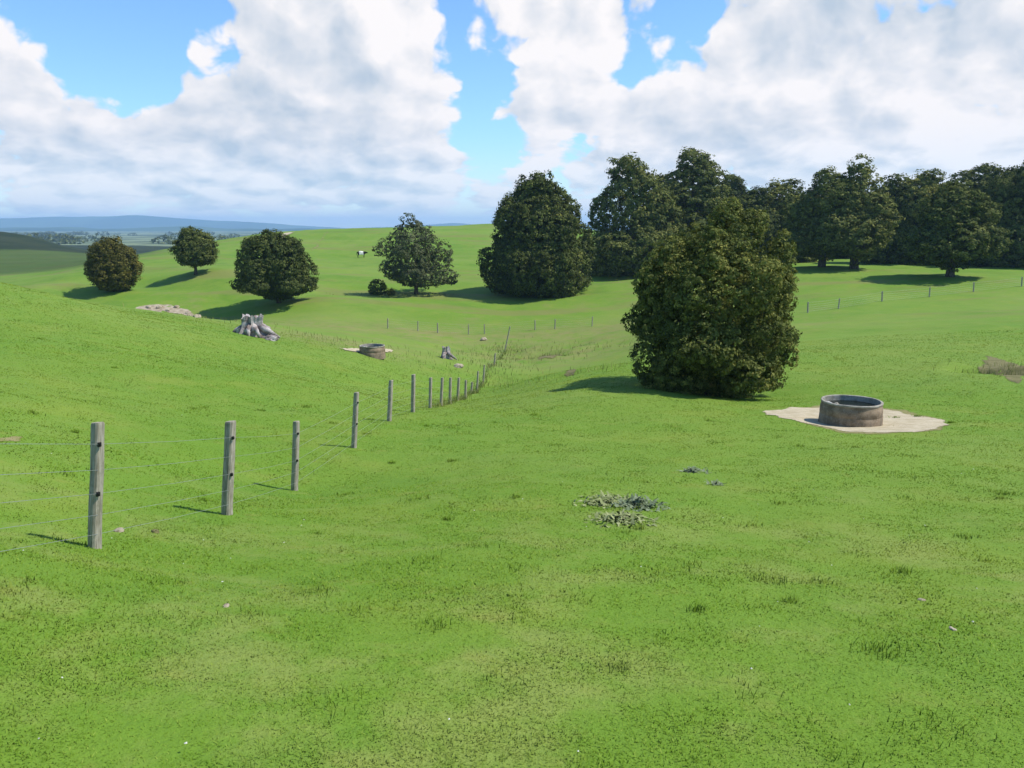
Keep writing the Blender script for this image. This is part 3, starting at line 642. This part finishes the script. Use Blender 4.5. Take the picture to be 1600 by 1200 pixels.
# ------------------------------------------------------------------ fences
m_post, w, out = new_mat('weathered_post')
tcn = w.n.new('ShaderNodeTexCoord'); oi = w.n.new('ShaderNodeObjectInfo'); pv = w.v('ADD', tcn.outputs['Object'], w.v('SCALE', (1, 1, 1))); pv.node.inputs[1].links[0].from_node.inputs['Scale'].default_value = 3.3
n = w.noise(w.v('MULTIPLY', pv, (60, 60, 4)), 1.0, 5, .65); n2 = w.noise(pv, 7, 4, .6)
c = w.mix(w.smooth(n, .3, .7), rgba((.20, .17, .12)), rgba((.46, .41, .33))); c = w.mix(w.m('MULTIPLY', w.smooth(n2, .5, .7), .5), c, rgba((.17, .16, .11)))
sepz = w.n.new('ShaderNodeSeparateXYZ'); w.l.new(tcn.outputs['Object'], sepz.inputs[0])
b_ = w.n.new('ShaderNodeBsdfPrincipled'); b_.inputs['Roughness'].default_value = .9; b_.inputs['Specular IOR Level'].default_value = .15; w.l.new(c, b_.inputs['Base Color'])
bp = w.n.new('ShaderNodeBump'); bp.inputs['Distance'].default_value = .006; w.l.new(n, bp.inputs['Height']); w.l.new(bp.outputs[0], b_.inputs['Normal']); w.l.new(b_.outputs[0], out.inputs[0])
def flat_mat(name, col, rough=.6, metal=0.0, spec=.3):
    m, w, out = new_mat(name); tcn = w.n.new('ShaderNodeTexCoord'); n = w.noise(tcn.outputs['Object'], 14, 4, .6)
    c = w.mix(n, rgba([v * .75 for v in col]), rgba([min(1, v * 1.2) for v in col])); b = w.n.new('ShaderNodeBsdfPrincipled'); w.l.new(c, b.inputs['Base Color'])
    b.inputs['Roughness'].default_value = rough; b.inputs['Metallic'].default_value = metal; b.inputs['Specular IOR Level'].default_value = spec; w.l.new(b.outputs[0], out.inputs[0]); return m
m_wire = flat_mat('galvanised_wire', (.42, .43, .42), .45, .6); m_ins = flat_mat('black_plastic', (.015, .015, .015), .5); m_moss = flat_mat('lichen', (.10, .11, .06), .95)

def post_shape(h, a, seed):
    """square sawn post with softened arrises, a slightly uneven top and a worn taper"""
    rs = random.Random(seed); V = []; F = []; ch = a * .16
    prof = [(-.5 * a + ch, -.5 * a), (.5 * a - ch, -.5 * a), (.5 * a, -.5 * a + ch), (.5 * a, .5 * a - ch), (.5 * a - ch, .5 * a), (-.5 * a + ch, .5 * a), (-.5 * a, .5 * a - ch), (-.5 * a, -.5 * a + ch)]
    hs = [-.4, 0, .12, h * .35, h * .62, h * .86, h - .02, h]
    for i, z in enumerate(hs):
        k = 1.0 - .06 * max(z, 0) / h - (.10 if i == len(hs) - 1 else 0); jx, jy = rs.uniform(-.004, .004), rs.uniform(-.004, .004)
        for (x, y) in prof: V.append((x * k + jx, y * k + jy, z + (x * .18 if i >= len(hs) - 2 else 0) + rs.uniform(-.002, .002)))
    for i in range(len(hs) - 1):
        for k in range(8): F.append((i * 8 + k, i * 8 + (k + 1) % 8, (i + 1) * 8 + (k + 1) % 8, (i + 1) * 8 + k))
    F.append(tuple(range(len(V) - 8, len(V)))); return V, F
def box(cx, cy, cz, sx, sy, sz_):
    V = [(cx + sx * i / 2, cy + sy * j / 2, cz + sz_ * k / 2) for i in (-1, 1) for j in (-1, 1) for k in (-1, 1)]
    return V, [(0, 1, 3, 2), (4, 6, 7, 5), (0, 4, 5, 1), (2, 3, 7, 6), (0, 2, 6, 4), (1, 5, 7, 3)]
WIRES = (.16, .36, .58, .82, 1.08)
def wire_run(fence, tops, hs=WIRES, r=.0019, n=5):
    for h in hs:
        path = []; 
        for i, (p, up) in enumerate(tops):
            q = p + up * h
            if path:
                a = path[-1]; mid = a.lerp(q, .5); mid.z -= .012 * (q - a).length * .35; path.append(mid)
            path.append(q)
        MB().add(*tube(path, [r] * len(path), n)).build('wire', m_wire, fence)
def fence(label, posts, h, a, detail=0, wr=.0019, loc=None, rzs=-.44):
    p0 = posts[0][0]; t = thing('wire_fence', label, 'fence', p0)
    tops = []
    for i, (p, lx, ly, hh) in enumerate(posts):
        up = Vector((lx, ly, 1)).normalized(); aa = a * random.Random(i).uniform(.9, 1.1)
        o = MB().add(*post_shape(hh, aa, i)).build('post', m_post, t, False, p - p0)
        o.rotation_euler = (Vector((0, 0, 1)).rotation_difference(up) @ Quaternion((0, 0, 1), rzs + random.Random(i + 50).uniform(-.08, .08))).to_euler()
        if i < detail:
            for hz in (1.08, .58):
                x = aa * .5
                mb = MB().add(*box(x + .009, -aa * .22, hz - .0, .018, .032, .042)).add(*box(x + .023, -aa * .22, hz, .012, .018, .022)); mb.build('insulator', m_ins, o)
            for hz in WIRES: MB().add(*box(-aa * .12, -aa * .5 - .004, hz, .008, .010, .024)).build('staple', m_wire, o)
        side = Vector((.035, -.05, 0))
        tops.append((p - p0 + side, up))
    wire_run(t, tops, r=wr); return t
def post_at(px, Y, tx, ty):
    """foot on the ground, top where the photo shows it"""
    p = at(px, Y); d = pix_dir(tx, ty); q = Vector((0, 0, EYE)) + d * (p.y / d.y); v = q - p
    return (p, v.x / v.z, 0.0, v.length)
NEAR = [(148, 7.4, 153, 660), (355, 10.1, 360, 658), (460, 13.8, 463, 658), (553, 17.7, 557, 613), (608, 22.9, 611, 594), (645, 25.8, 646, 585), (672, 30, 673, 590), (689, 32.6, 691, 590), (703, 35.2, 704, 590), (715, 38.6, 717, 590), (727, 41.6, 728, 594), (736, 45.5, 738, 597), (745, 50, 747, 580), (755, 56, 757, 570), (772, 68, 774, 552), (789, 83, 797, 510)]
fence('post and wire fence of square weathered posts running down the paddock', [(at(-380, 4.35), .05, 0, 1.2)] + [post_at(*q) for q in NEAR], 1.2, .112, 5)
fence('low far fence of thin posts crossing behind the gully', [(at(px, 92 + (px - 790) * .01), random.Random(px).uniform(-.04, .04), 0, 1.15) for px in (606, 653, 684, 732, 757, 836, 867, 925)], 1.15, .11, 0, .003)
fence('fence of short posts crossing the grassy slope below the wood', [(at(px, Y), random.Random(px).uniform(-.05, .05), 0, 1.15) for px, Y in ((1262, 86), (1310, 88), (1378, 91), (1452, 94), (1521, 96), (1596, 98), (1680, 100))], 1.15, .15, 0, .0045)

# ------------------------------------------------------------------ water troughs
m_conc, w, out = new_mat('concrete')
tcn = w.n.new('ShaderNodeTexCoord'); n1 = w.noise(tcn.outputs['Object'], 3, 6, .65); n2 = w.noise(tcn.outputs['Object'], 28, 4, .7); n3 = w.noise(w.v('MULTIPLY', tcn.outputs['Object'], (6, 6, .7)), 1.0, 4, .6)
c = w.mix(w.smooth(n1, .35, .65), rgba((.15, .108, .066)), rgba((.29, .215, .14))); c = w.mix(w.m('MULTIPLY', w.smooth(n3, .5, .7), .55), c, rgba((.12, .11, .085))); c = w.mix(w.m('MULTIPLY', w.smooth(n2, .5, .75), .35), c, rgba((.45, .42, .36)))
b_ = w.n.new('ShaderNodeBsdfPrincipled'); b_.inputs['Roughness'].default_value = .92; b_.inputs['Specular IOR Level'].default_value = .15; w.l.new(c, b_.inputs['Base Color'])
bp = w.n.new('ShaderNodeBump'); bp.inputs['Distance'].default_value = .012; bp.inputs['Strength'].default_value = .6; w.l.new(w.m('ADD', n2, n1), bp.inputs['Height']); w.l.new(bp.outputs[0], b_.inputs['Normal']); w.l.new(b_.outputs[0], out.inputs[0])
m_rim = soil_mat('lichened_concrete', (.26, .235, .18), (.42, .39, .32), (.16, .15, .10), 6)
m_water, w, out = new_mat('trough_water')
tcn = w.n.new('ShaderNodeTexCoord'); b_ = w.n.new('ShaderNodeBsdfPrincipled'); b_.inputs['Base Color'].default_value = (.010, .013, .008, 1); b_.inputs['Roughness'].default_value = .12; b_.inputs['IOR'].default_value = 1.33; b_.inputs['Specular IOR Level'].default_value = .35
bp = w.n.new('ShaderNodeBump'); bp.inputs['Strength'].default_value = .25; bp.inputs['Distance'].default_value = .01; w.l.new(w.noise(tcn.outputs['Object'], 9, 3, .5), bp.inputs['Height']); w.l.new(bp.outputs[0], b_.inputs['Normal']); w.l.new(b_.outputs[0], out.inputs[0])
def lathe(prof, n=56, seed=0, jit=.004, close=False):
    V = []; F = []
    for i, (r, z) in enumerate(prof):
        for k in range(n):
            a = 2 * math.pi * k / n; j = jit * math.sin(a * 5 + i + seed) + jit * .6 * math.sin(a * 11 + 2 * i)
            V.append(((r + j) * math.cos(a), (r + j) * math.sin(a), z + jit * math.sin(a * 3 + seed)))
    for i in range(len(prof) - 1):
        for k in range(n): F.append((i * n + k, i * n + (k + 1) % n, (i + 1) * n + (k + 1) % n, (i + 1) * n + k))
    return V, F
def trough(label, p, R, H):
    t = thing('water_trough', label, 'water trough', (p.x, p.y, p.z - .04), 0)
    MB().add(*lathe([(R * .99, -.1), (R * 1.0, .05), (R * .99, H * .30), (R * .985, H * .46), (R * .970, H * .48), (R * .978, H * .50), (R * .975, H * .76), (R * .955, H * .79), (R * .95, H * .93)], 64, 1)).build('basin', m_conc, t, True)
    MB().add(*lathe([(R * .95, H * .93), (R * .965, H * .945), (R * .965, H * .985), (R * .955, H), (R * .895, H), (R * .885, H * .985), (R * .885, H * .3), (.01, H * .28)], 64, 1)).build('rim', m_rim, t, False)
    MB().add(*tube([(-R * .88, .12, H * .93), (-R * .70, .11, H * .90), (-R * .52, .10, H * .80)], [.018, .018, .016], 8)).build('valve_arm', m_wire, t, True)
    MB().add(*lathe([(.001, -.07), (.05, -.055), (.075, -.01), (.07, .03), (.04, .06), (.001, .07)], 20)).build('float', m_rim, t, True, (-R * .46, .10, H * .80))
    V, F = lathe([(R * .895, H * .78), (R * .45, H * .78), (.004, H * .78)], 48, 0, 0); MB().add(V, F).build('water', m_water, t)
    return t
trough('round grey concrete water trough standing on pale trodden clay', at(1328, 23.6), .91, .76)
trough('smaller looking pale round trough on the left paddock, far off beside a strip of clay', at(582, 54.5), .90, .80)

# ------------------------------------------------------------------ stumps, rocks, clods
m_drift = soil_mat('bleached_wood', (.16, .125, .11), (.50, .45, .42), (.05, .04, .035), 2.2)
def stump(label, p, R, H, seed, roots, rz=0):
    rs = random.Random(seed); t = thing('tree_stump', label, 'tree stump', (p.x, p.y, p.z - .06), rz)
    n = 40; prof = [(1.35, -.15), (1.15, .05), (.92, .25), (.78, .5), (.74, .8), (.80, 1.0)]; V = []; F = []
    ph = [rs.uniform(0, 6.28) for _ in range(4)]
    for i, (r, z) in enumerate(prof):
        for k in range(n):
            a = 2 * math.pi * k / n
            lob = 1 + (.32 - .18 * z) * math.sin(a * 4 + ph[0]) + .14 * math.sin(a * 7 + ph[1]) + .06 * math.sin(a * 13 + ph[2] + z * 3)
            top = (.06 * math.sin(a * 3 + ph[3]) + .06 * math.sin(a * 9)) * (1 if i == len(prof) - 1 else 0)
            V.append((R * r * lob * math.cos(a), R * r * lob * math.sin(a), H * (z + top)))
    for i in range(len(prof) - 1):
        for k in range(n): F.append((i * n + k, i * n + (k + 1) % n, (i + 1) * n + (k + 1) % n, (i + 1) * n + k))
    V.append((0, 0, H * .72)); c_ = len(V) - 1
    for k in range(n): F.append(((len(prof) - 1) * n + k, (len(prof) - 1) * n + (k + 1) % n, c_))
    MB().add(V, F).build('bole', m_drift, t, False)
    for (a, L, r) in roots:
        a = rad(a); q = [Vector((math.cos(a) * R * .5, math.sin(a) * R * .5, H * .55)), Vector((math.cos(a) * (R + L * .35), math.sin(a) * (R + L * .35), H * .34)), Vector((math.cos(a + .15) * (R + L), math.sin(a + .15) * (R + L), .02))]
        MB().add(*tube(q, [r * 1.4, r, r * .35], 8, True, .15)).build('root', m_drift, t, True)
    return t
stump('large bleached grey tree stump with spreading roots on the left paddock', at(396, 51.5), .80, 1.35, 5, [(185, .75, .15), (215, .3, .2), (262, .25, .22), (300, .4, .18), (335, 1.15, .2), (20, .5, .15), (120, .4, .15)])
stump('small broken grey stump in the hollow left of the gully', at(697, 63.5), .36, .95, 9, [(250, .5, .12), (320, .7, .12), (100, .4, .1)])
def rock_mesh(seed, sx, sy, sz_):
    bm = bmesh.new(); bmesh.ops.create_icosphere(bm, subdivisions=3, radius=1); rs = random.Random(seed); o = Vector((rs.uniform(0, 50), rs.uniform(0, 50), rs.uniform(0, 50)))
    from mathutils import noise as mn
    for v in bm.verts:
        k = 1 + .35 * mn.noise(v.co * 1.1 + o) + .16 * mn.noise(v.co * 2.7 + o); v.co = Vector((v.co.x * k * sx, v.co.y * k * sy, max(v.co.z * k, -.5) * sz_))
    me = bpy.data.meshes.new('rock'); bm.to_mesh(me); bm.free(); return me
def rock(name, label, cat, p, s, seed, mat, sink=.3, group=None):
    me = rock_mesh(seed, *s); me.materials.append(mat); o = link(name, me, None, (p.x, p.y, p.z + s[2] * (.5 - sink))); o.rotation_euler = (0, 0, seed * 1.7); return tag(o, label, cat, group)
RG = 'pale limestone blocks on the eroded bank'
for i, (px, py, s, lab) in enumerate([(232, 481, .42, 'brownish limestone block, leftmost on the eroded bank'), (250, 481, .55, 'largest pale limestone block in the middle of the eroded bank'), (262, 486, .34, 'small pale block below the largest one on the eroded bank'), (276, 480, .45, 'pale block at the right end of the eroded bank top'), (294, 490, .4, 'pale block lower down at the right of the eroded bank'), (308, 496, .4, 'whitish block lowest on the eroded bank')]):
    rock('rock', lab, 'rock', hit(px, py), (s, s * .7, s * .55), 20 + i, m_lime, .3, RG)
rock('rock', 'pale stone lying right of the small broken stump', 'rock', at(716, 60.5), (.38, .3, .22), 41, m_lime)
rock('rock', 'pale chunk of rock at the foot of the large bleached stump', 'rock', at(424, 50.5), (.55, .4, .26), 42, m_drift)
rock('rock', 'pale stone in the rough grass left of the leaning strainer post', 'rock', at(756, 88), (.4, .3, .25), 43, m_lime)
rock('clod', 'small dark clod on the grass right of the nearest post', 'clod', hit(242, 832), (.055, .04, .03), 44, m_scar)
rock('clod', 'pale lump half hidden in grass beside the nearest post', 'clod', hit(186, 830), (.06, .05, .03), 45, m_lime)
for i, (px, py, lab) in enumerate([(353, 948, 'little pale stone in the foreground grass at left'), (1440, 938, 'little grey stone in the foreground grass at right'), (1488, 984, 'small flat grey stone in the lower right foreground')]):
    rock('stone', lab, 'stone', hit(px, py), (.03, .022, .014), 60 + i, m_lime, .2)

# ------------------------------------------------------------------ thistles
m_th, w, out = new_mat('thistle_leaves')
t_ = w.n.new('ShaderNodeAttribute'); t_.attribute_name = 'tint'
c = w.mix(t_.outputs['Fac'], rgba((.10, .135, .065)), rgba((.24, .28, .17))); d_ = w.n.new('ShaderNodeBsdfDiffuse'); w.l.new(c, d_.inputs[0]); w.l.new(d_.outputs[0], out.inputs[0])
m_thd, w, out = new_mat('dried_thistle_leaves')
t_ = w.n.new('ShaderNodeAttribute'); t_.attribute_name = 'tint'
c = w.mix(t_.outputs['Fac'], rgba((.15, .19, .06)), rgba((.31, .33, .16))); d_ = w.n.new('ShaderNodeBsdfDiffuse'); w.l.new(c, d_.inputs[0]); w.l.new(d_.outputs[0], out.inputs[0])
def thistle(label, px, py, W, D, H, mat, n, seed):
    p = hit(px, py); g = np.random.default_rng(seed); V = []; F = []; T = []
    for k in range(n):
        r = min(1.0, abs(g.normal()) * .55); a = g.uniform(0, 6.28); x, y = r * math.cos(a) * W, r * math.sin(a) * D
        z0 = sz(p.x + x, p.y + y) - p.z; L = g.uniform(.07, .16); th = g.uniform(0, 6.28); el = g.uniform(.1, 1.1); tint = g.random()
        hh = H * (1 - r * r) * g.random()
        dx = Vector((math.cos(th) * math.cos(el), math.sin(th) * math.cos(el), math.sin(el))); sd = Vector((-math.sin(th), math.cos(th), g.uniform(-.3, .3)))
        b = Vector((x, y, z0 + hh)); st = len(V); m = 4
        for i in range(m + 1):
            f = i / m; c_ = b + dx * (L * f) + Vector((0, 0, -.06 * f * f)); ww = L * .17 * (1 - f * .9) * (1.35 if i % 2 else .65)
            V += [c_ - sd * ww, c_ + sd * ww]; T += [tint, tint]
        for i in range(m): F.append((st + 2 * i, st + 2 * i + 1, st + 2 * i + 3, st + 2 * i + 2))
    t = thing('thistle', label, 'thistle', p)
    link('leaves', np_mesh('leaves', [tuple(v) for v in V], np.array(F), mat, dict(tint=T)), t)
    for k in range(5):
        x, y = g.normal() * W * .3, g.normal() * D * .3; zz = sz(p.x + x, p.y + y) - p.z
        MB().add(*tube([(x, y, zz - .03), (x + g.normal() * .03, y, zz + H * .5), (x + g.normal() * .06, y, zz + H)], [.008, .006, .003], 5)).build('stem', mat, t)
    return t
thistle('grey green thistle clump, tallest of the patch in mid foreground', 996, 791, .40, .42, .11, m_th, 330, 1)
thistle('half dried spreading thistle joined to the left of the tallest clump', 946, 786, .46, .48, .07, m_thd, 330, 2)
thistle('low dried thistle mat just below the tallest clump', 968, 812, .46, .38, .05, m_thd, 280, 3)
thistle('small flat thistle beyond the patch, up and to the right', 1084, 737, .25, .2, .05, m_th, 80, 4)
thistle('tiny thistle right of the small flat one', 1118, 758, .16, .12, .04, m_th, 50, 5)

# rank dry grass in the gully and along the fence, and a scatter of daisies
m_dry, w, out = new_mat('dry_grass'); t_ = w.n.new('ShaderNodeAttribute'); t_.attribute_name = 'tint'
c = w.mix(t_.outputs['Fac'], rgba((.10, .17, .02)), rgba((.30, .27, .10))); d_ = w.n.new('ShaderNodeBsdfDiffuse'); w.l.new(c, d_.inputs[0]); w.l.new(d_.outputs[0], out.inputs[0])
gx = []; gy = []
for px, Y, sx_, sy_, n in [(800, 76, 3.0, 5, 420), (860, 77, 4.0, 3.0, 650), (560, 60, 5, 3, 350), (760, 60, 2, 5, 350), (790, 83, 1.2, 1.5, 260), (900, 44, 2.5, 1.2, 160), (1350, 22.9, .5, .07, 60), (1300, 23.3, .4, .1, 30), (1565, 37, .9, .5, 160), (610, 117, 4, 1.5, 300), (250, 81, 5, 1.5, 350), (1565, 38, 1.2, .8, 140)]:
    p = at(px, Y); gx.append(rng.normal(p.x, sx_, n)); gy.append(rng.normal(p.y, sy_, n))
fx = np.array([at(px, Y)[:2] for px, Y, *_ in [(-380, 4.35)] + NEAR])
for i in range(1, len(fx) - 1):
    n = 90 + 4 * i; f = rng.random(n); d = fx[i + 1] - fx[i]; gx.append(fx[i][0] + d[0] * f + rng.normal(0, .12, n)); gy.append(fx[i][1] + d[1] * f)
X = np.concatenate(gx); Y = np.concatenate(gy)
N = len(X); far = np.clip(Y / 30, .35, 2.2)
ht = np.where(Y > 30, .30, .07) * rng.uniform(.5, 1.4, N); _h = height; height = surf
V, F, T = blades(N, Y, X, ht, .009 * far ** 1.6 * rng.uniform(.7, 1.4, N), rng.random(N))
tag(link('rough_grass', np_mesh('rough_grass', V, F, m_dry, dict(tint=T))), 'rank yellowed grass along the fence and in the gully', 'grass', kind='stuff')

# the near turf, kept off the bare earth
N = 620000
Y = np.exp(rng.uniform(math.log(1.6), math.log(60), N)); S_ = rng.uniform(-.86, .86, N); X = S_ * (Y + .8)
N2 = 230000; Yw_ = np.exp(rng.uniform(math.log(1.6), math.log(24), N2)); Xw_ = rng.uniform(-1, 1, N2) * (Yw_ * 1.15 + 5.5); k_ = np.abs(Xw_) > .86 * (Yw_ + .8)   # the sides, seen a step to the left or right
X = np.concatenate([X, Xw_[k_]]); Y = np.concatenate([Y, Yw_[k_]]); N = len(X)
cl = fbm(X / .45, Y / .45, 3, 71); cl2 = fbm(X / 2.2, Y / 2.2, 3, 75)
keep = rng.random(N) < np.clip(.82 + cl * .9, .25, 1)
X, Y, cl, cl2 = X[keep], Y[keep], cl[keep], cl2[keep]; N = len(X)
hg = (.016 + .010 * np.clip(cl * 2 + .5, 0, 1.3) + .007 * np.clip(cl2 * 3, 0, 1)) * rng.uniform(.6, 1.3, N) * (1 + np.clip(Y - 8, 0, 40) * .018)
wd = .0058 * (np.maximum(Y, 2.5) / 3) ** .85 * rng.uniform(.7, 1.3, N)
tint = np.clip(rng.normal(.5, .2, N) - cl * .3, 0, 1)
for P_, wb in BARE:
    jx, jy = rng.normal(0, .007, N) * np.maximum(Y, 6), rng.normal(0, .012, N) * np.maximum(Y, 6)
    ins = in_poly(X + jx + fbm(X / (wb * 4), Y / (wb * 4), 4, 91) * wb * 3, Y + jy + fbm(X / (wb * 4) + 9, Y / (wb * 4), 4, 92) * wb * 3, P_)
    if ins.any(): k_ = ~ins; X, Y, hg, wd, tint = X[k_], Y[k_], hg[k_], wd[k_], tint[k_]; N = len(X)
N = len(X)
V, F, T = blades(N, Y, X, hg, wd, tint, 1.25)
nt = 130; tY = np.exp(rng.uniform(math.log(2.2), math.log(30), nt)); tX = rng.uniform(-.8, .8, nt) * (tY + .8); nb_ = 46
k_ = np.repeat(np.arange(nt), nb_); sp_ = rng.uniform(.04, .13, nt)[k_]; Xt = tX[k_] + rng.normal(0, 1, nt * nb_) * sp_; Yt = tY[k_] + rng.normal(0, 1, nt * nb_) * sp_
V2, F2, T2 = blades(nt * nb_, Yt, Xt, rng.uniform(.04, .085, nt)[k_] * rng.uniform(.6, 1.3, nt * nb_), .0045 * (np.maximum(Yt, 2.5) / 3) ** .7, np.clip(rng.normal(.32, .15, nt * nb_), 0, 1), .9)
F = [np.concatenate([a_, b2 + len(V)]) for a_, b2 in zip(F, F2)]; V = np.concatenate([V, V2]); T = np.concatenate([T, T2])
tag(link('grass', np_mesh('grass', V, F, m_grass, dict(tint=T))), 'short grazed grass covering the near paddock', 'grass', kind='stuff')


m_white = flat_mat('daisy', (.55, .55, .46), .8)
nd_ = 70; dY = np.exp(rng.uniform(math.log(2.5), math.log(22), nd_)); dX = rng.uniform(-.75, .75, nd_) * (dY + .8); V = []; F = []
for x, y, z in zip(dX, dY, surf(dX, dY)):
    r_ = random.uniform(.004, .007) * (1 + y / 20); h_ = random.uniform(.035, .06); st = len(V); V.append((x, y, z + h_ + .004))
    for k in range(6): V.append((x + r_ * math.cos(k * 1.047), y + r_ * math.sin(k * 1.047), z + h_ + random.uniform(-.003, .003)))
    F += [(st, st + 1 + k, st + 1 + (k + 1) % 6) for k in range(6)]
tag(link('daisies', np_mesh('daisies', V, np.array(F), m_white)), 'tiny white daisies scattered thinly through the short grass', 'flowers', kind='stuff')
# ------------------------------------------------------------------ the cow under the ridge
m_cow, w, out = new_mat('cow_hide'); tcn = w.n.new('ShaderNodeTexCoord'); sx_ = w.n.new('ShaderNodeSeparateXYZ'); w.l.new(tcn.outputs['Object'], sx_.inputs[0])
ax = w.m('ABSOLUTE', w.m('ADD', w.m('ADD', sx_.outputs[0], .05), w.m('MULTIPLY', w.m('SUBTRACT', w.noise(tcn.outputs['Object'], 2.2, 3, .5), .5), .35)))
c = w.mix(w.smooth(ax, .42, .48), rgba((.78, .74, .68)), rgba((.02, .018, .016))); b_ = w.n.new('ShaderNodeBsdfDiffuse'); w.l.new(c, b_.inputs[0]); w.l.new(b_.outputs[0], out.inputs[0])
def cow(p):
    J = {'rump': (-.80, 0, 1.12, .27, .30), 'hip': (-.55, 0, 1.12, .32, .36), 'belly': (0, 0, 1.02, .37, .40), 'chest': (.55, 0, 1.05, .30, .38), 'neck': (.85, 0, 1.15, .17, .24), 'poll': (1.12, 0, 1.22, .13, .15), 'nose': (1.42, 0, .98, .09, .09), 'tail1': (-1.02, 0, 1.15, .05, .05), 'tail2': (-1.08, 0, .55, .04, .04)}
    E = [('rump', 'hip'), ('hip', 'belly'), ('belly', 'chest'), ('chest', 'neck'), ('neck', 'poll'), ('poll', 'nose'), ('rump', 'tail1'), ('tail1', 'tail2')]
    for s, sg in (('l', 1), ('r', -1)):
        J.update({'f1' + s: (.52, .2 * sg, .72, .13, .13), 'f2' + s: (.54, .2 * sg, .38, .075, .08), 'f3' + s: (.52, .2 * sg, .0, .07, .07),
                  'b1' + s: (-.66, .2 * sg, .76, .16, .2), 'b2' + s: (-.82, .2 * sg, .42, .08, .09), 'b3' + s: (-.76, .2 * sg, .0, .07, .07), 'ear' + s: (1.10, .24 * sg, 1.24, .05, .05), 'eb' + s: (1.10, .1 * sg, 1.24, .06, .06)})
        E += [('chest', 'f1' + s), ('f1' + s, 'f2' + s), ('f2' + s, 'f3' + s), ('hip', 'b1' + s), ('b1' + s, 'b2' + s), ('b2' + s, 'b3' + s), ('poll', 'eb' + s), ('eb' + s, 'ear' + s)]
    k = list(J); me = bpy.data.meshes.new('cow'); me.from_pydata([J[i][:3] for i in k], [(k.index(a), k.index(b)) for a, b in E], [])
    o = bpy.data.objects.new('cow', me); COL.objects.link(o); sk = o.modifiers.new('skin', 'SKIN'); o.modifiers.new('sub', 'SUBSURF').levels = 1
    o.modifiers['sub'].render_levels = 2
    for i, v in enumerate(me.skin_vertices[0].data): v.radius = J[k[i]][3:]; v.use_root = k[i] == 'belly'
    o.location = p; o.rotation_euler = (0, 0, rad(14)); me.materials.append(m_cow)
    tag(o, 'black and white cow standing on the hillside under the ridge', 'cow'); return o
cow(at(565, 180))

# ------------------------------------------------------------------ air
hb = MB().add(*box(0, 4000, 0, 30000, 22000, 1)); zmin = float(ZZ.min()) - 60; zmax = 170
hb.V = [(x, y, zmin if z < 0 else zmax) for x, y, z in hb.V]
m_air, w, out = new_mat('air'); pv_ = w.n.new('ShaderNodeVolumePrincipled'); pv_.inputs['Color'].default_value = (.45, .69, 1.0, 1); pv_.inputs['Density'].default_value = 1.4e-4; pv_.inputs['Anisotropy'].default_value = 0.1
w.l.new(pv_.outputs[0], out.inputs['Volume'])
hz = hb.build('haze', m_air); tag(hz, 'blue air haze over the plain', 'haze', kind='stuff')
scene.cycles.max_bounces = 5; scene.cycles.diffuse_bounces = 2; scene.cycles.glossy_bounces = 2; scene.cycles.transmission_bounces = 2; scene.cycles.volume_bounces = 1
